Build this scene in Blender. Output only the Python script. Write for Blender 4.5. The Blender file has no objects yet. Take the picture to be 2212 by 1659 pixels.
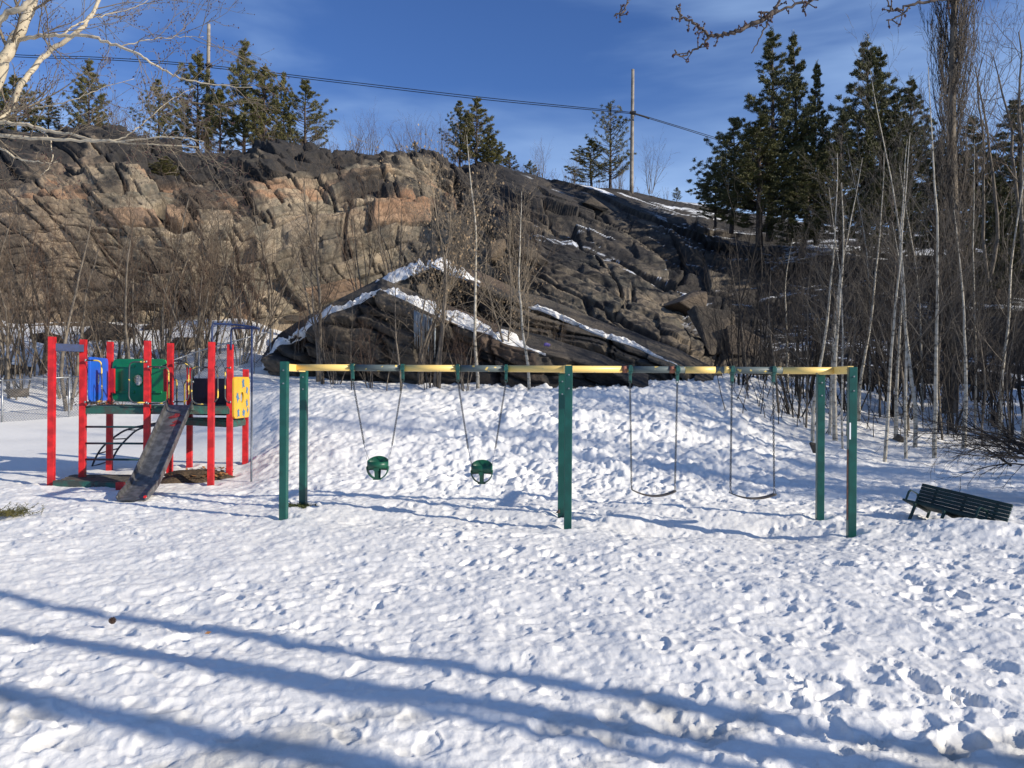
import bpy, math, random
import numpy as np
from mathutils import Vector, Matrix

# ------------------------------------------------------------------ camera, sky, sun, exposure
F, CX, CY, CAMZ = 1770.0, 1106.0, 829.5, 1.87          # focal length and centre on a 2212 px wide picture
ROLL = math.radians(0.38)
SC = bpy.context.scene
COL = SC.collection
cam_d = bpy.data.cameras.new('camera')
cam = bpy.data.objects.new('camera', cam_d)
COL.objects.link(cam)
cam.location = (0, 0, CAMZ)
cam.rotation_euler = (Matrix.Rotation(math.pi/2, 3, 'X') @ Matrix.Rotation(ROLL, 3, 'Z')).to_euler()
cam_d.sensor_width = 36
cam_d.lens = 36*F/2212
cam_d.clip_end = 1500
SC.camera = cam
SUN_EL, SUN_AZ = math.radians(23), math.atan2(0.907, -0.42)   # azimuth measured from +Y towards +X
SD = Vector((math.sin(SUN_AZ)*math.cos(SUN_EL), math.cos(SUN_AZ)*math.cos(SUN_EL), math.sin(SUN_EL)))
sun_d = bpy.data.lights.new('sun', 'SUN')
sun_d.energy = 5.0
sun_d.angle = math.radians(0.5)
sun_d.color = (1.0, 0.925, 0.80)
sun = bpy.data.objects.new('sun', sun_d)
COL.objects.link(sun)
sun.location = (30, -15, 20)
sun.rotation_euler = SD.to_track_quat('Z', 'Y').to_euler()
W = bpy.data.worlds.new('World')
SC.world = W
W.use_nodes = True
wn = W.node_tree
wn.nodes.clear()
wo = wn.nodes.new('ShaderNodeOutputWorld')
wb = wn.nodes.new('ShaderNodeBackground')
sky = wn.nodes.new('ShaderNodeTexSky')
sky.sky_type = 'NISHITA'
sky.sun_disc = False
sky.sun_elevation = SUN_EL
sky.sun_rotation = SUN_AZ
sky.altitude = 300
sky.air_density = 1.0
sky.dust_density = 0.0
sky.ozone_density = 5.0
hs = wn.nodes.new('ShaderNodeHueSaturation')
hs.inputs['Saturation'].default_value = 1.0
hs.inputs['Value'].default_value = 1.0
gain = wn.nodes.new('ShaderNodeVectorMath')
gain.operation = 'MULTIPLY'
gain.inputs[1].default_value = (0.96, 1.14, 1.56)
wn.links.new(sky.outputs[0], gain.inputs[0])
wn.links.new(gain.outputs[0], hs.inputs['Color'])
tc = wn.nodes.new('ShaderNodeTexCoord')
mp = wn.nodes.new('ShaderNodeMapping')
mp.inputs['Scale'].default_value = (1.1, 1.1, 4.5)
mp.inputs['Rotation'].default_value = (0.0, 0.16, 0.3)
wn.links.new(tc.outputs['Generated'], mp.inputs[0])
nz = wn.nodes.new('ShaderNodeTexNoise')
nz.inputs['Scale'].default_value = 2.1
nz.inputs['Detail'].default_value = 5
nz.inputs['Roughness'].default_value = 0.5
nz.inputs['Distortion'].default_value = 0.3
wn.links.new(mp.outputs[0], nz.inputs[0])
cr = wn.nodes.new('ShaderNodeMapRange')
cr.interpolation_type = 'SMOOTHSTEP'
cr.inputs[1].default_value = 0.40
cr.inputs[2].default_value = 0.72
cr.inputs[3].default_value = 0.0
cr.inputs[4].default_value = 0.6
wn.links.new(nz.outputs[0], cr.inputs[0])
mx = wn.nodes.new('ShaderNodeMix')
mx.data_type = 'RGBA'
mx.inputs[7].default_value = (5.0, 7.4, 11.5, 1)
sp = wn.nodes.new('ShaderNodeSeparateXYZ')
wn.links.new(tc.outputs['Generated'], sp.inputs[0])
hz = wn.nodes.new('ShaderNodeMapRange')
hz.inputs[1].default_value = 0.0
hz.inputs[2].default_value = 0.34
hz.inputs[3].default_value = 0.9
hz.inputs[4].default_value = 0.0
wn.links.new(sp.outputs[2], hz.inputs[0])
add = wn.nodes.new('ShaderNodeMath')
add.operation = 'ADD'
add.use_clamp = True
wn.links.new(cr.outputs[0], add.inputs[0])
wn.links.new(hz.outputs[0], add.inputs[1])
wn.links.new(add.outputs[0], mx.inputs[0])
wn.links.new(hs.outputs[0], mx.inputs[6])
wn.links.new(mx.outputs[2], wb.inputs[0])
wb.inputs[1].default_value = 0.072
wn.links.new(wb.outputs[0], wo.inputs[0])
SC.view_settings.view_transform = 'Standard'
SC.view_settings.look = 'None'
SC.view_settings.exposure = 0.2
SC.view_settings.gamma = 1
SC.view_settings.use_curve_mapping = False
SC.cycles.max_bounces = 6
SC.cycles.transparent_max_bounces = 4

# ------------------------------------------------------------------ helpers
rng = random.Random(7)
nr = np.random.default_rng(11)
_c, _s = math.cos(ROLL), math.sin(ROLL)

def at(px, py, Y):
    """world point seen at (px,py) of the 2212 px wide photograph at depth Y"""
    dx, dy = (px-CX)/F, -(py-CY)/F
    x = dx*_c - dy*_s
    z = dx*_s + dy*_c
    return np.array([x*Y, Y, CAMZ + z*Y])

def _hash(ix, iy, seed):
    h = (ix.astype(np.int64)*374761393 + iy.astype(np.int64)*668265263 + seed*1274126177) & 0xffffffff
    h = ((h ^ (h >> 13))*1274126177) & 0xffffffff
    h = (h ^ (h >> 16)) & 0xffffffff
    h = (h*2246822519) & 0xffffffff
    return ((h ^ (h >> 15)) & 0xffffff)/16777216.0

def noise(x, y, seed=0):
    ix, iy = np.floor(x), np.floor(y)
    fx, fy = x-ix, y-iy
    u, v = fx*fx*(3-2*fx), fy*fy*(3-2*fy)
    a, b = _hash(ix, iy, seed), _hash(ix+1, iy, seed)
    c, d = _hash(ix, iy+1, seed), _hash(ix+1, iy+1, seed)
    return (a+(b-a)*u + (c-a)*v + (a-b-c+d)*u*v)*2-1

def fbm(x, y, seed=0, octs=4, gain=0.5):
    t, a = 0, 1
    for k in range(octs):
        t = t + a*noise(x*2**k+17.3*k, y*2**k-9.1*k, seed+k*31)
        a *= gain
    return t

def cells(x, y, seed=0, jit=0.9, cheb=False):
    """nearest jittered cell: distance F1, F2, random id values and offset to its centre"""
    ix, iy = np.floor(x), np.floor(y)
    f1 = np.full(x.shape, 9.0); f2 = np.full(x.shape, 9.0)
    r1 = np.zeros(x.shape); r2 = np.zeros(x.shape); r3 = np.zeros(x.shape)
    ox = np.zeros(x.shape); oy = np.zeros(x.shape)
    for dx in (-1, 0, 1):
        for dy in (-1, 0, 1):
            cx, cy = ix+dx, iy+dy
            h1, h2 = _hash(cx, cy, seed+1), _hash(cx, cy, seed+2)
            px, py = cx+.5+(h1-.5)*jit, cy+.5+(h2-.5)*jit
            d = np.maximum(np.abs(x-px), np.abs(y-py)*1.15)+.12*(np.abs(x-px)+np.abs(y-py)) if cheb else np.hypot(x-px, y-py)
            n = d < f1
            f2 = np.where(n, f1, np.minimum(f2, d))
            f1 = np.where(n, d, f1)
            ox = np.where(n, x-px, ox); oy = np.where(n, y-py, oy)
            r1 = np.where(n, _hash(cx, cy, seed+3), r1)
            r2 = np.where(n, _hash(cx, cy, seed+4), r2)
            r3 = np.where(n, _hash(cx, cy, seed+5), r3)
    return f1, f2, r1, r2, r3, ox, oy

def sstep(a, b, x):
    t = np.clip((x-a)/(b-a), 0, 1)
    return t*t*(3-2*t)

class MB:
    def __init__(s): s.v, s.f, s.n = [], [], 0
    def add(s, V, Fc):
        V = np.asarray(V, float).reshape(-1, 3)
        for f in Fc: s.f.append([i+s.n for i in f])
        s.v.append(V); s.n += len(V)
        return s
    def box(s, c, size, R=None):
        hx, hy, hz = [q/2 for q in size]
        V = np.array([(x, y, z) for x in (-hx, hx) for y in (-hy, hy) for z in (-hz, hz)])
        if R is not None: V = V @ np.array(R).T
        return s.add(V+np.array(c), [(0,1,3,2),(4,6,7,5),(0,4,5,1),(2,3,7,6),(0,2,6,4),(1,5,7,3)])
    def bar(s, a, b, w, h, up=(0, 0, 1)):
        """box from a to b, width w sideways, height h along up"""
        a, b = np.array(a, float), np.array(b, float)
        d = b-a; L = np.linalg.norm(d); d = d/L
        u = np.array(up, float); sd = np.cross(d, u); sd /= np.linalg.norm(sd); u = np.cross(sd, d)
        return s.box((a+b)/2, (L, w, h), np.array([d, sd, u]).T)
    def tube(s, P, r, n=8, cap=True):
        P = np.array(P, float); m = len(P)
        r = np.full(m, r, float) if np.isscalar(r) else np.array(r, float)
        T = np.gradient(P, axis=0); T /= np.linalg.norm(T, axis=1)[:, None]+1e-12
        ref = np.array([0, 0, 1.0]) if abs(T[0][2]) < .9 else np.array([1.0, 0, 0])
        u = np.cross(T[0], ref); u /= np.linalg.norm(u)
        V = []
        for i in range(m):
            u = u-T[i]*np.dot(u, T[i]); u /= np.linalg.norm(u)+1e-12
            w = np.cross(T[i], u)
            for k in range(n):
                a = 2*math.pi*k/n
                V.append(P[i]+r[i]*(u*math.cos(a)+w*math.sin(a)))
        Fc = [(i*n+k, i*n+(k+1) % n, (i+1)*n+(k+1) % n, (i+1)*n+k) for i in range(m-1) for k in range(n)]
        if cap: Fc += [tuple(range(n))[::-1], tuple((m-1)*n+k for k in range(n))]
        return s.add(V, Fc)
    def arrays(s): return (np.vstack(s.v) if s.v else np.zeros((0, 3))), s.f

def smooth_path(P, k=6):
    P = np.array(P, float)
    Q = np.vstack([2*P[0]-P[1], P, 2*P[-1]-P[-2]])
    out = []
    for i in range(1, len(Q)-2):
        p0, p1, p2, p3 = Q[i-1:i+3]
        for j in range(k):
            t = j/k
            out.append(.5*((2*p1)+(-p0+p2)*t+(2*p0-5*p1+4*p2-p3)*t*t+(-p0+3*p1-3*p2+p3)*t**3))
    out.append(P[-1])
    return np.array(out)

def fast_mesh(name, V, quads=None, tris=None, smooth=False):
    me = bpy.data.meshes.new(name)
    V = np.asarray(V, np.float32)
    me.vertices.add(len(V)); me.vertices.foreach_set('co', V.ravel())
    parts, starts, n = [], [], 0
    if quads is not None and len(quads):
        q = np.asarray(quads, np.int32); parts.append(q.ravel()); starts.append(np.arange(len(q))*4); n += q.size
    if tris is not None and len(tris):
        t = np.asarray(tris, np.int32); parts.append(t.ravel()); starts.append(n+np.arange(len(t))*3); n += t.size
    me.loops.add(n); me.loops.foreach_set('vertex_index', np.concatenate(parts))
    st = np.concatenate(starts).astype(np.int32)
    me.polygons.add(len(st)); me.polygons.foreach_set('loop_start', st)
    me.update(calc_edges=True)
    if smooth: me.polygons.foreach_set('use_smooth', np.ones(len(st), bool))
    me.validate()
    return me

def tag(o, label=None, cat=None, group=None, kind=None):
    if label: o['label'] = label
    if cat: o['category'] = cat
    if group: o['group'] = group
    if kind: o['kind'] = kind
    return o

def link_mesh(name, me, mat, parent=None):
    if mat:
        for m in (mat if isinstance(mat, (list, tuple)) else [mat]): me.materials.append(m)
    o = bpy.data.objects.new(name, me)
    COL.objects.link(o)
    if parent: o.parent = parent
    return o

ROOTLOC = {}
def part(name, mb, mat, parent=None, smooth=False, bevel=0):
    V, Fc = mb.arrays() if isinstance(mb, MB) else mb
    V = np.array(V, float)
    org = np.zeros(3)
    if parent is not None:
        org = ROOTLOC.get(parent.name, np.zeros(3))
    me = bpy.data.meshes.new(name)
    me.from_pydata([tuple(p) for p in V-org], [], [tuple(int(i) for i in f) for f in Fc])
    if smooth:
        me.polygons.foreach_set('use_smooth', np.ones(len(me.polygons), bool))
    me.update()
    o = link_mesh(name, me, mat, parent)
    if parent is not None: ROOTLOC[o.name] = org
    if bevel:
        b = o.modifiers.new('bevel', 'BEVEL'); b.width = bevel; b.segments = 2; b.limit_method = 'ANGLE'
    return o

def thing(name, label, cat, loc, group=None):
    o = bpy.data.objects.new(name, None)
    COL.objects.link(o); o.location = loc; o.empty_display_size = .2
    ROOTLOC[o.name] = np.array(loc, float)
    return tag(o, label, cat, group)

def copy_tree(src, parent=None):
    c = src.copy(); COL.objects.link(c)
    if parent: c.parent = parent
    for ch in src.children: copy_tree(ch, c)
    return c

# ------------------------------------------------------------------ materials
def mat(name, col, rough=.6, metal=0, var=0.0, scale=8, bump=0.0, bscale=30, col2=None, edges=(.42, .6), detail=4, coat=0):
    m = bpy.data.materials.new(name); m.use_nodes = True
    nt = m.node_tree; b = nt.nodes['Principled BSDF']
    b.inputs['Base Color'].default_value = (*col, 1)
    b.inputs['Roughness'].default_value = rough
    b.inputs['Metallic'].default_value = metal
    b.inputs['Coat Weight'].default_value = coat
    t = nt.nodes.new('ShaderNodeTexCoord')
    if col2 is not None or var:
        n = nt.nodes.new('ShaderNodeTexNoise'); n.inputs['Scale'].default_value = scale; n.inputs['Detail'].default_value = detail
        nt.links.new(t.outputs['Object'], n.inputs[0])
        r = nt.nodes.new('ShaderNodeValToRGB')
        c2 = col2 if col2 is not None else tuple(c*(1-var) for c in col)
        r.color_ramp.elements[0].position = edges[0]; r.color_ramp.elements[0].color = (*c2, 1)
        r.color_ramp.elements[1].position = edges[1]; r.color_ramp.elements[1].color = (*col, 1)
        nt.links.new(n.outputs[0], r.inputs[0]); nt.links.new(r.outputs[0], b.inputs['Base Color'])
    if bump:
        n = nt.nodes.new('ShaderNodeTexNoise'); n.inputs['Scale'].default_value = bscale; n.inputs['Detail'].default_value = 5
        nt.links.new(t.outputs['Object'], n.inputs[0])
        bm_ = nt.nodes.new('ShaderNodeBump'); bm_.inputs['Strength'].default_value = bump; bm_.inputs['Distance'].default_value = .02
        nt.links.new(n.outputs[0], bm_.inputs['Height']); nt.links.new(bm_.outputs[0], b.inputs['Normal'])
    return m

M = {}
M['red'] = mat('red_paint', (.60, .014, .017), .5, var=.38, scale=7, bump=.12, bscale=60)
M['blue'] = mat('blue_plastic', (.02, .12, .62), .35, var=.12, scale=4)
M['green_pl'] = mat('green_plastic', (.008, .25, .075), .35, var=.15, scale=4)
M['navy'] = mat('navy_plastic', (.003, .005, .022), .5, var=.2)
M['yellow_pl'] = mat('yellow_plastic', (.75, .42, .03), .4, var=.12, scale=5)
M['navy_metal'] = mat('navy_painted_metal', (.007, .025, .10), .55, var=.3, scale=14)
M['pole_grey'] = mat('grey_worn_steel', (.15, .17, .2), .45, .5, var=.35, scale=12)
M['rail'] = mat('worn_yellow_and_dark_rail', (.72, .5, .08), .45, col2=(.05, .055, .06), scale=5.5, edges=(.545, .565))
M['black_pipe'] = mat('dark_pipe', (.018, .022, .03), .4, var=.3)
M['rung'] = mat('dark_green_rung', (.01, .05, .06), .4, var=.3)
M['deck'] = mat('weathered_green_deck', (.02, .11, .085), .6, col2=(.05, .06, .05), scale=6, bump=.3)
M['plank'] = mat('weathered_plank', (.13, .115, .09), .8, var=.45, scale=9, bump=.4)
M['slide'] = mat('scratched_steel_slide', (.21, .205, .20), .38, .6, var=.45, scale=9, bump=.1, bscale=90)
M['redsmear'] = mat('red_paint_smear', (.27, .03, .03), .5, var=.5, scale=18)
M['green_post'] = mat('dark_green_post_paint', (.005, .082, .064), .38, var=.25, scale=6, bump=.1, bscale=60)
M['rust'] = mat('rusty_scrape', (.32, .12, .07), .7, var=.5, scale=10)
M['beam'] = mat('yellow_beam_paint', (.86, .60, .19), .4, col2=(.12, .145, .14), scale=16, edges=(.29, .315), detail=6)
M['sleeve'] = mat('worn_grey_sleeve', (.10, .125, .12), .55, .0, col2=(.62, .45, .12), scale=13, edges=(.37, .39), detail=6)
M['hanger'] = mat('green_hanger_cast', (.01, .09, .075), .45, var=.4, scale=20)
M['chain'] = mat('dark_chain_steel', (.10, .105, .11), .4, .7, var=.4, scale=40)
M['bright'] = mat('bright_steel', (.45, .45, .47), .3, .9)
M['bucket'] = mat('green_rubber_bucket', (.006, .085, .045), .42, var=.2, scale=9)
M['belt'] = mat('worn_black_rubber_belt', (.10, .085, .07), .55, var=.4, scale=9)
M['bench'] = mat('dark_green_bench_slat', (.006, .03, .026), .55, var=.4, scale=9, bump=.2)
M['bench_metal'] = mat('dark_green_bench_metal', (.008, .035, .03), .4, var=.2)
M['white_tape'] = mat('white_tape', (.8, .8, .8), .5)
M['galv'] = mat('galvanised_steel', (.35, .36, .37), .4, .6, var=.3)
M['pole_wood'] = mat('weathered_pole_wood', (.34, .29, .23), .85, var=.4, scale=3, bump=.4)
M['wire'] = mat('black_wire', (.012, .012, .014), .6)
M['ice'] = mat('ice', (.27, .30, .31), .25, var=.25, scale=4)
M['leaf'] = mat('dry_leaf', (.36, .17, .06), .7, var=.4)
M['cone'] = mat('pine_cone_scale', (.07, .035, .02), .7, var=.4)
M['rag'] = mat('purple_rag', (.12, .09, .3), .8, var=.3)
M['turtle'] = mat('blue_turtle_print', (.10, .24, .42), .6, var=.5, scale=30)
M['litter'] = mat('leaf_litter', (.10, .065, .035), .9, var=.6, scale=25, bump=.6)
M['grass'] = mat('dull_grass', (.10, .12, .03), .8, var=.5, scale=10)
M['twig'] = mat('brown_twig', (.15, .108, .072), .8, var=.4, scale=2)
M['twig_birch'] = mat('wood_birch_twig', (.13, .108, .082), .8, var=.4, scale=2)
M['twig_mid'] = mat('mid_brown_twig', (.09, .07, .052), .8, var=.4, scale=2)
M['twig_shade'] = mat('shade_toned_twig', (.035, .027, .02), .8, var=.4, scale=2)  # brown twig darkened, the wood's shade is put into its colour
M['twig_red'] = mat('reddish_twig', (.13, .078, .048), .8, var=.35, scale=2)
M['bark_grey'] = mat('grey_bark', (.19, .155, .115), .85, var=.45, scale=5, bump=.5, bscale=25)
M['birch_twig'] = mat('pale_birch_twig', (.24, .19, .13), .75, var=.35, scale=3)
M['pinebark'] = mat('pine_bark', (.09, .065, .05), .9, var=.4, scale=5, bump=.5)
M['needle'] = mat('jack_pine_needles', (.17, .15, .04), .6, col2=(.07, .07, .022), scale=1.6, edges=(.35, .65))
M['needle2'] = mat('dark_pine_needles', (.12, .115, .032), .6, col2=(.045, .05, .017), scale=1.3, edges=(.35, .65))
M['bud'] = mat('dark_red_bud', (.05, .016, .014), .6)
M['maple_bark'] = mat('maple_bark', (.10, .075, .06), .8, var=.4, scale=20)
M['birch_limb'] = mat('cream_birch_limb', (.52, .44, .31), .7, col2=(.30, .24, .17), scale=14, edges=(.33, .45))
M['key'] = mat('dry_maple_key', (.33, .23, .13), .8, var=.3)

def birch_bark():
    m = mat('white_birch_bark', (.62, .56, .47), .7)
    nt = m.node_tree; b = nt.nodes['Principled BSDF']
    t = nt.nodes.new('ShaderNodeTexCoord'); mpn = nt.nodes.new('ShaderNodeMapping')
    mpn.inputs['Scale'].default_value = (2.5, 2.5, 6)
    nt.links.new(t.outputs['Object'], mpn.inputs[0])
    n = nt.nodes.new('ShaderNodeTexNoise'); n.inputs['Scale'].default_value = 2.2; n.inputs['Detail'].default_value = 5
    nt.links.new(mpn.outputs[0], n.inputs[0])
    r = nt.nodes.new('ShaderNodeValToRGB')
    e = r.color_ramp.elements
    e[0].position = .33; e[0].color = (.07, .06, .05, 1)
    e[1].position = .39; e[1].color = (.30, .265, .20, 1)
    e2 = r.color_ramp.elements.new(.56); e2.color = (.48, .43, .34, 1)
    nt.links.new(n.outputs[0], r.inputs[0]); nt.links.new(r.outputs[0], b.inputs['Base Color'])
    return m
M['birch'] = birch_bark()

def snow_material(name, dirt_attr=None):
    m = bpy.data.materials.new(name); m.use_nodes = True
    nt = m.node_tree; b = nt.nodes['Principled BSDF']
    b.inputs['Roughness'].default_value = .55
    b.inputs['Base Color'].default_value = (.85, .825, .775, 1)
    t = nt.nodes.new('ShaderNodeTexCoord')
    n1 = nt.nodes.new('ShaderNodeTexNoise'); n1.inputs['Scale'].default_value = 9; n1.inputs['Detail'].default_value = 7; n1.inputs['Roughness'].default_value = .62
    nt.links.new(t.outputs['Object'], n1.inputs[0])
    n2 = nt.nodes.new('ShaderNodeTexNoise'); n2.inputs['Scale'].default_value = 55; n2.inputs['Detail'].default_value = 4
    nt.links.new(t.outputs['Object'], n2.inputs[0])
    b1 = nt.nodes.new('ShaderNodeBump'); b1.inputs['Strength'].default_value = .55; b1.inputs['Distance'].default_value = .02
    nt.links.new(n1.outputs[0], b1.inputs['Height'])
    b2 = nt.nodes.new('ShaderNodeBump'); b2.inputs['Strength'].default_value = .35; b2.inputs['Distance'].default_value = .006
    nt.links.new(n2.outputs[0], b2.inputs['Height']); nt.links.new(b1.outputs[0], b2.inputs['Normal'])
    nt.links.new(b2.outputs[0], b.inputs['Normal'])
    if dirt_attr:
        a = nt.nodes.new('ShaderNodeAttribute'); a.attribute_name = dirt_attr
        n3 = nt.nodes.new('ShaderNodeTexNoise'); n3.inputs['Scale'].default_value = 3.2; n3.inputs['Detail'].default_value = 6
        nt.links.new(t.outputs['Object'], n3.inputs[0])
        ad = nt.nodes.new('ShaderNodeMath'); ad.operation = 'ADD'
        nt.links.new(a.outputs['Fac'], ad.inputs[0]); nt.links.new(n3.outputs[0], ad.inputs[1])
        r = nt.nodes.new('ShaderNodeMapRange'); r.inputs[1].default_value = .82; r.inputs[2].default_value = 1.4
        r.inputs[3].default_value = 0; r.inputs[4].default_value = .8
        nt.links.new(ad.outputs[0], r.inputs[0])
        mxn = nt.nodes.new('ShaderNodeMix'); mxn.data_type = 'RGBA'
        mxn.inputs[6].default_value = (.85, .825, .775, 1); mxn.inputs[7].default_value = (.33, .31, .26, 1)
        nt.links.new(r.outputs[0], mxn.inputs[0]); nt.links.new(mxn.outputs[2], b.inputs['Base Color'])
    return m
M['snow'] = snow_material('trodden_snow', 'dirt')
M['snow_plain'] = snow_material('ledge_snow')

def rock_material(name):
    """attributes: tone (0 dark, weathered and shade-toned alike .. 1 fresh tan), rust, snow"""
    m = bpy.data.materials.new(name); m.use_nodes = True
    nt = m.node_tree; b = nt.nodes['Principled BSDF']; b.inputs['Roughness'].default_value = .85
    N, Lk = nt.nodes.new, nt.links.new
    t = N('ShaderNodeTexCoord')
    def attr(nm):
        a = N('ShaderNodeAttribute'); a.attribute_name = nm; return a.outputs['Fac']
    def mixc(f, c1, c2):
        x = N('ShaderNodeMix'); x.data_type = 'RGBA'
        if isinstance(f, float): x.inputs[0].default_value = f
        else: Lk(f, x.inputs[0])
        for i, c in ((6, c1), (7, c2)):
            if isinstance(c, tuple): x.inputs[i].default_value = (*c, 1)
            else: Lk(c, x.inputs[i])
        return x.outputs[2]
    n1 = N('ShaderNodeTexNoise'); n1.inputs['Scale'].default_value = .9; n1.inputs['Detail'].default_value = 7; n1.inputs['Roughness'].default_value = .65
    Lk(t.outputs['Object'], n1.inputs[0])
    n2 = N('ShaderNodeTexNoise'); n2.inputs['Scale'].default_value = 7; n2.inputs['Detail'].default_value = 6; n2.inputs['Roughness'].default_value = .7
    Lk(t.outputs['Object'], n2.inputs[0])
    r1 = N('ShaderNodeMapRange'); r1.inputs[1].default_value = .38; r1.inputs[2].default_value = .64; Lk(n1.outputs[0], r1.inputs[0])
    fresh = mixc(r1.outputs[0], (.165, .145, .105), (.40, .31, .205))
    fresh = mixc(attr('rust'), fresh, (.38, .205, .11))
    dark = mixc(r1.outputs[0], (.016, .015, .015), (.055, .045, .036))
    c = mixc(attr('tone'), dark, fresh)
    r2 = N('ShaderNodeMapRange'); r2.inputs[1].default_value = .3; r2.inputs[2].default_value = .7; r2.inputs[3].default_value = .62; r2.inputs[4].default_value = 1.18
    Lk(n2.outputs[0], r2.inputs[0])
    vm = N('ShaderNodeVectorMath'); vm.operation = 'SCALE'; Lk(c, vm.inputs[0]); Lk(r2.outputs[0], vm.inputs['Scale'])
    c = mixc(attr('snow'), vm.outputs[0], (.82, .84, .87))
    Lk(c, b.inputs['Base Color'])
    bp = N('ShaderNodeBump'); bp.inputs['Strength'].default_value = .7; bp.inputs['Distance'].default_value = .08
    Lk(n2.outputs[0], bp.inputs['Height']); Lk(bp.outputs[0], b.inputs['Normal'])
    return m
M['rock'] = rock_material('fractured_rock')

def set_attr(me, name, arr):
    a = me.attributes.new(name, 'FLOAT', 'POINT')
    a.data.foreach_set('value', np.asarray(arr, np.float32).ravel())

# ------------------------------------------------------------------ ground
GX = [-900, 0, 330, 520, 640, 800, 1100, 1400, 1560, 1750, 2000, 2300, 3200]
GY = [-60, 0, 4, 8, 11, 13, 15, 17, 19, 21, 23, 25, 28, 32, 36, 44, 70]
GZ = {
 -900: [.2, .18, .14, .05, 0, .0, .02, .1, .2, .3, .5, .9, 1.8, 3.4, 4.8, 5.5, 6],
 0:    [.2, .18, .14, .05, 0, .0, .02, .1, .22, .36, .6, .85, 1.8, 3.4, 4.8, 5.2, 6],
 330:  [.2, .18, .14, .05, 0, .0, .02, .12, .3, .45, .7, 1.0, 1.9, 3.3, 4.6, 5, 6],
 520:  [.2, .18, .14, .05, 0, .0, .05, .25, .6, 1.0, 1.45, 2.0, 2.9, 3.9, 4.7, 5, 6],
 640:  [.2, .18, .14, .05, 0, .03, .2, .6, 1.05, 1.5, 1.75, 1.95, 2.6, 3.6, 4, 4, 5],
 800:  [.2, .18, .14, .05, 0, .04, .28, .72, 1.2, 1.62, 1.80, 1.88, 1.9, 2, 2, 3, 4],
 1100: [.2, .18, .14, .05, 0, .04, .3, .75, 1.22, 1.66, 1.84, 1.88, 1.9, 2, 2, 3, 4],
 1400: [.2, .18, .14, .06, .02, .05, .28, .7, 1.2, 1.68, 1.92, 2.0, 2.1, 2.2, 2.4, 3, 4],
 1560: [.2, .18, .14, .06, .03, .05, .22, .55, 1.0, 1.5, 1.9, 2.15, 2.3, 2.4, 2.6, 3, 4],
 1750: [.2, .18, .14, .07, .04, .05, .15, .35, .65, 1.0, 1.5, 1.9, 2.1, 2.4, 2.8, 3.4, 4],
 2000: [.2, .18, .14, .09, .07, .05, .12, .3, .5, .8, 1.15, 1.5, 1.95, 2.4, 2.8, 3.4, 4],
 2300: [.2, .18, .14, .12, .15, .15, .2, .35, .55, .85, 1.2, 1.6, 2.1, 2.8, 3.4, 4, 5],
 3200: [.2, .2, .2, .2, .25, .3, .4, .6, .9, 1.3, 1.8, 2.3, 3, 4, 5, 6, 7]}
_GT = np.array([GZ[k] for k in GX])

def cubic1(xs, T, x):
    """C1 interpolation along the first axis of T at positions x"""
    xs = np.array(xs, float); x = np.clip(x, xs[0], xs[-1]-1e-6)
    i = np.clip(np.searchsorted(xs, x, side='right')-1, 0, len(xs)-2)
    t = (x-xs[i])/(xs[i+1]-xs[i])
    return i, t*t*(3-2*t)*.5+t*.5

def ground(X, Y):
    X = np.asarray(X, float); Y = np.asarray(Y, float)
    p = CX+F*X/np.maximum(Y, 4.0)
    i, tx = cubic1(GX, _GT, p)
    j, ty = cubic1(GY, _GT, Y)
    z = (_GT[i, j]*(1-tx)+_GT[i+1, j]*tx)*(1-ty)+(_GT[i, j+1]*(1-tx)+_GT[i+1, j+1]*tx)*ty
    # scuffed hollows under the swings
    for (hx, hy, hr, hd) in ((2.0, 10.95, .75, .13), (3.3, 10.6, .95, .16), (-1.85, 11.4, .7, .04), (-.45, 11.2, .7, .04), (5.55, 10.35, .5, -.10), (5.9, 9.85, .6, -.12)):
        z = z-hd*np.exp(-((X-hx)**2/(hr*hr)+(Y-hy)**2/(.35*hr*hr*1.6)))
    return z

def gz(x, y): return float(ground(np.array([x]), np.array([y]))[0])

def dimples(X, Y, size, seed, depth, dens):
    """trodden footprints: elliptical dents with a raised rim"""
    f1, f2, a, b_, c, ox, oy = cells(X/size, Y/size, seed, .95)
    th = a*6.283
    u = ox*np.cos(th)+oy*np.sin(th); v = -ox*np.sin(th)+oy*np.cos(th)
    wob = 1+.25*noise(X*14, Y*14, seed+9)
    d = np.hypot(u/.40, v/.25)*wob
    d0 = np.where(c < dens, 1.0, 0.0)*(.4+.6*b_)
    dent = -np.clip(1-d**5, 0, 1)
    rim = .16*np.exp(-((d-1.12)/.2)**2)
    return (dent+rim)*depth*d0

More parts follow.
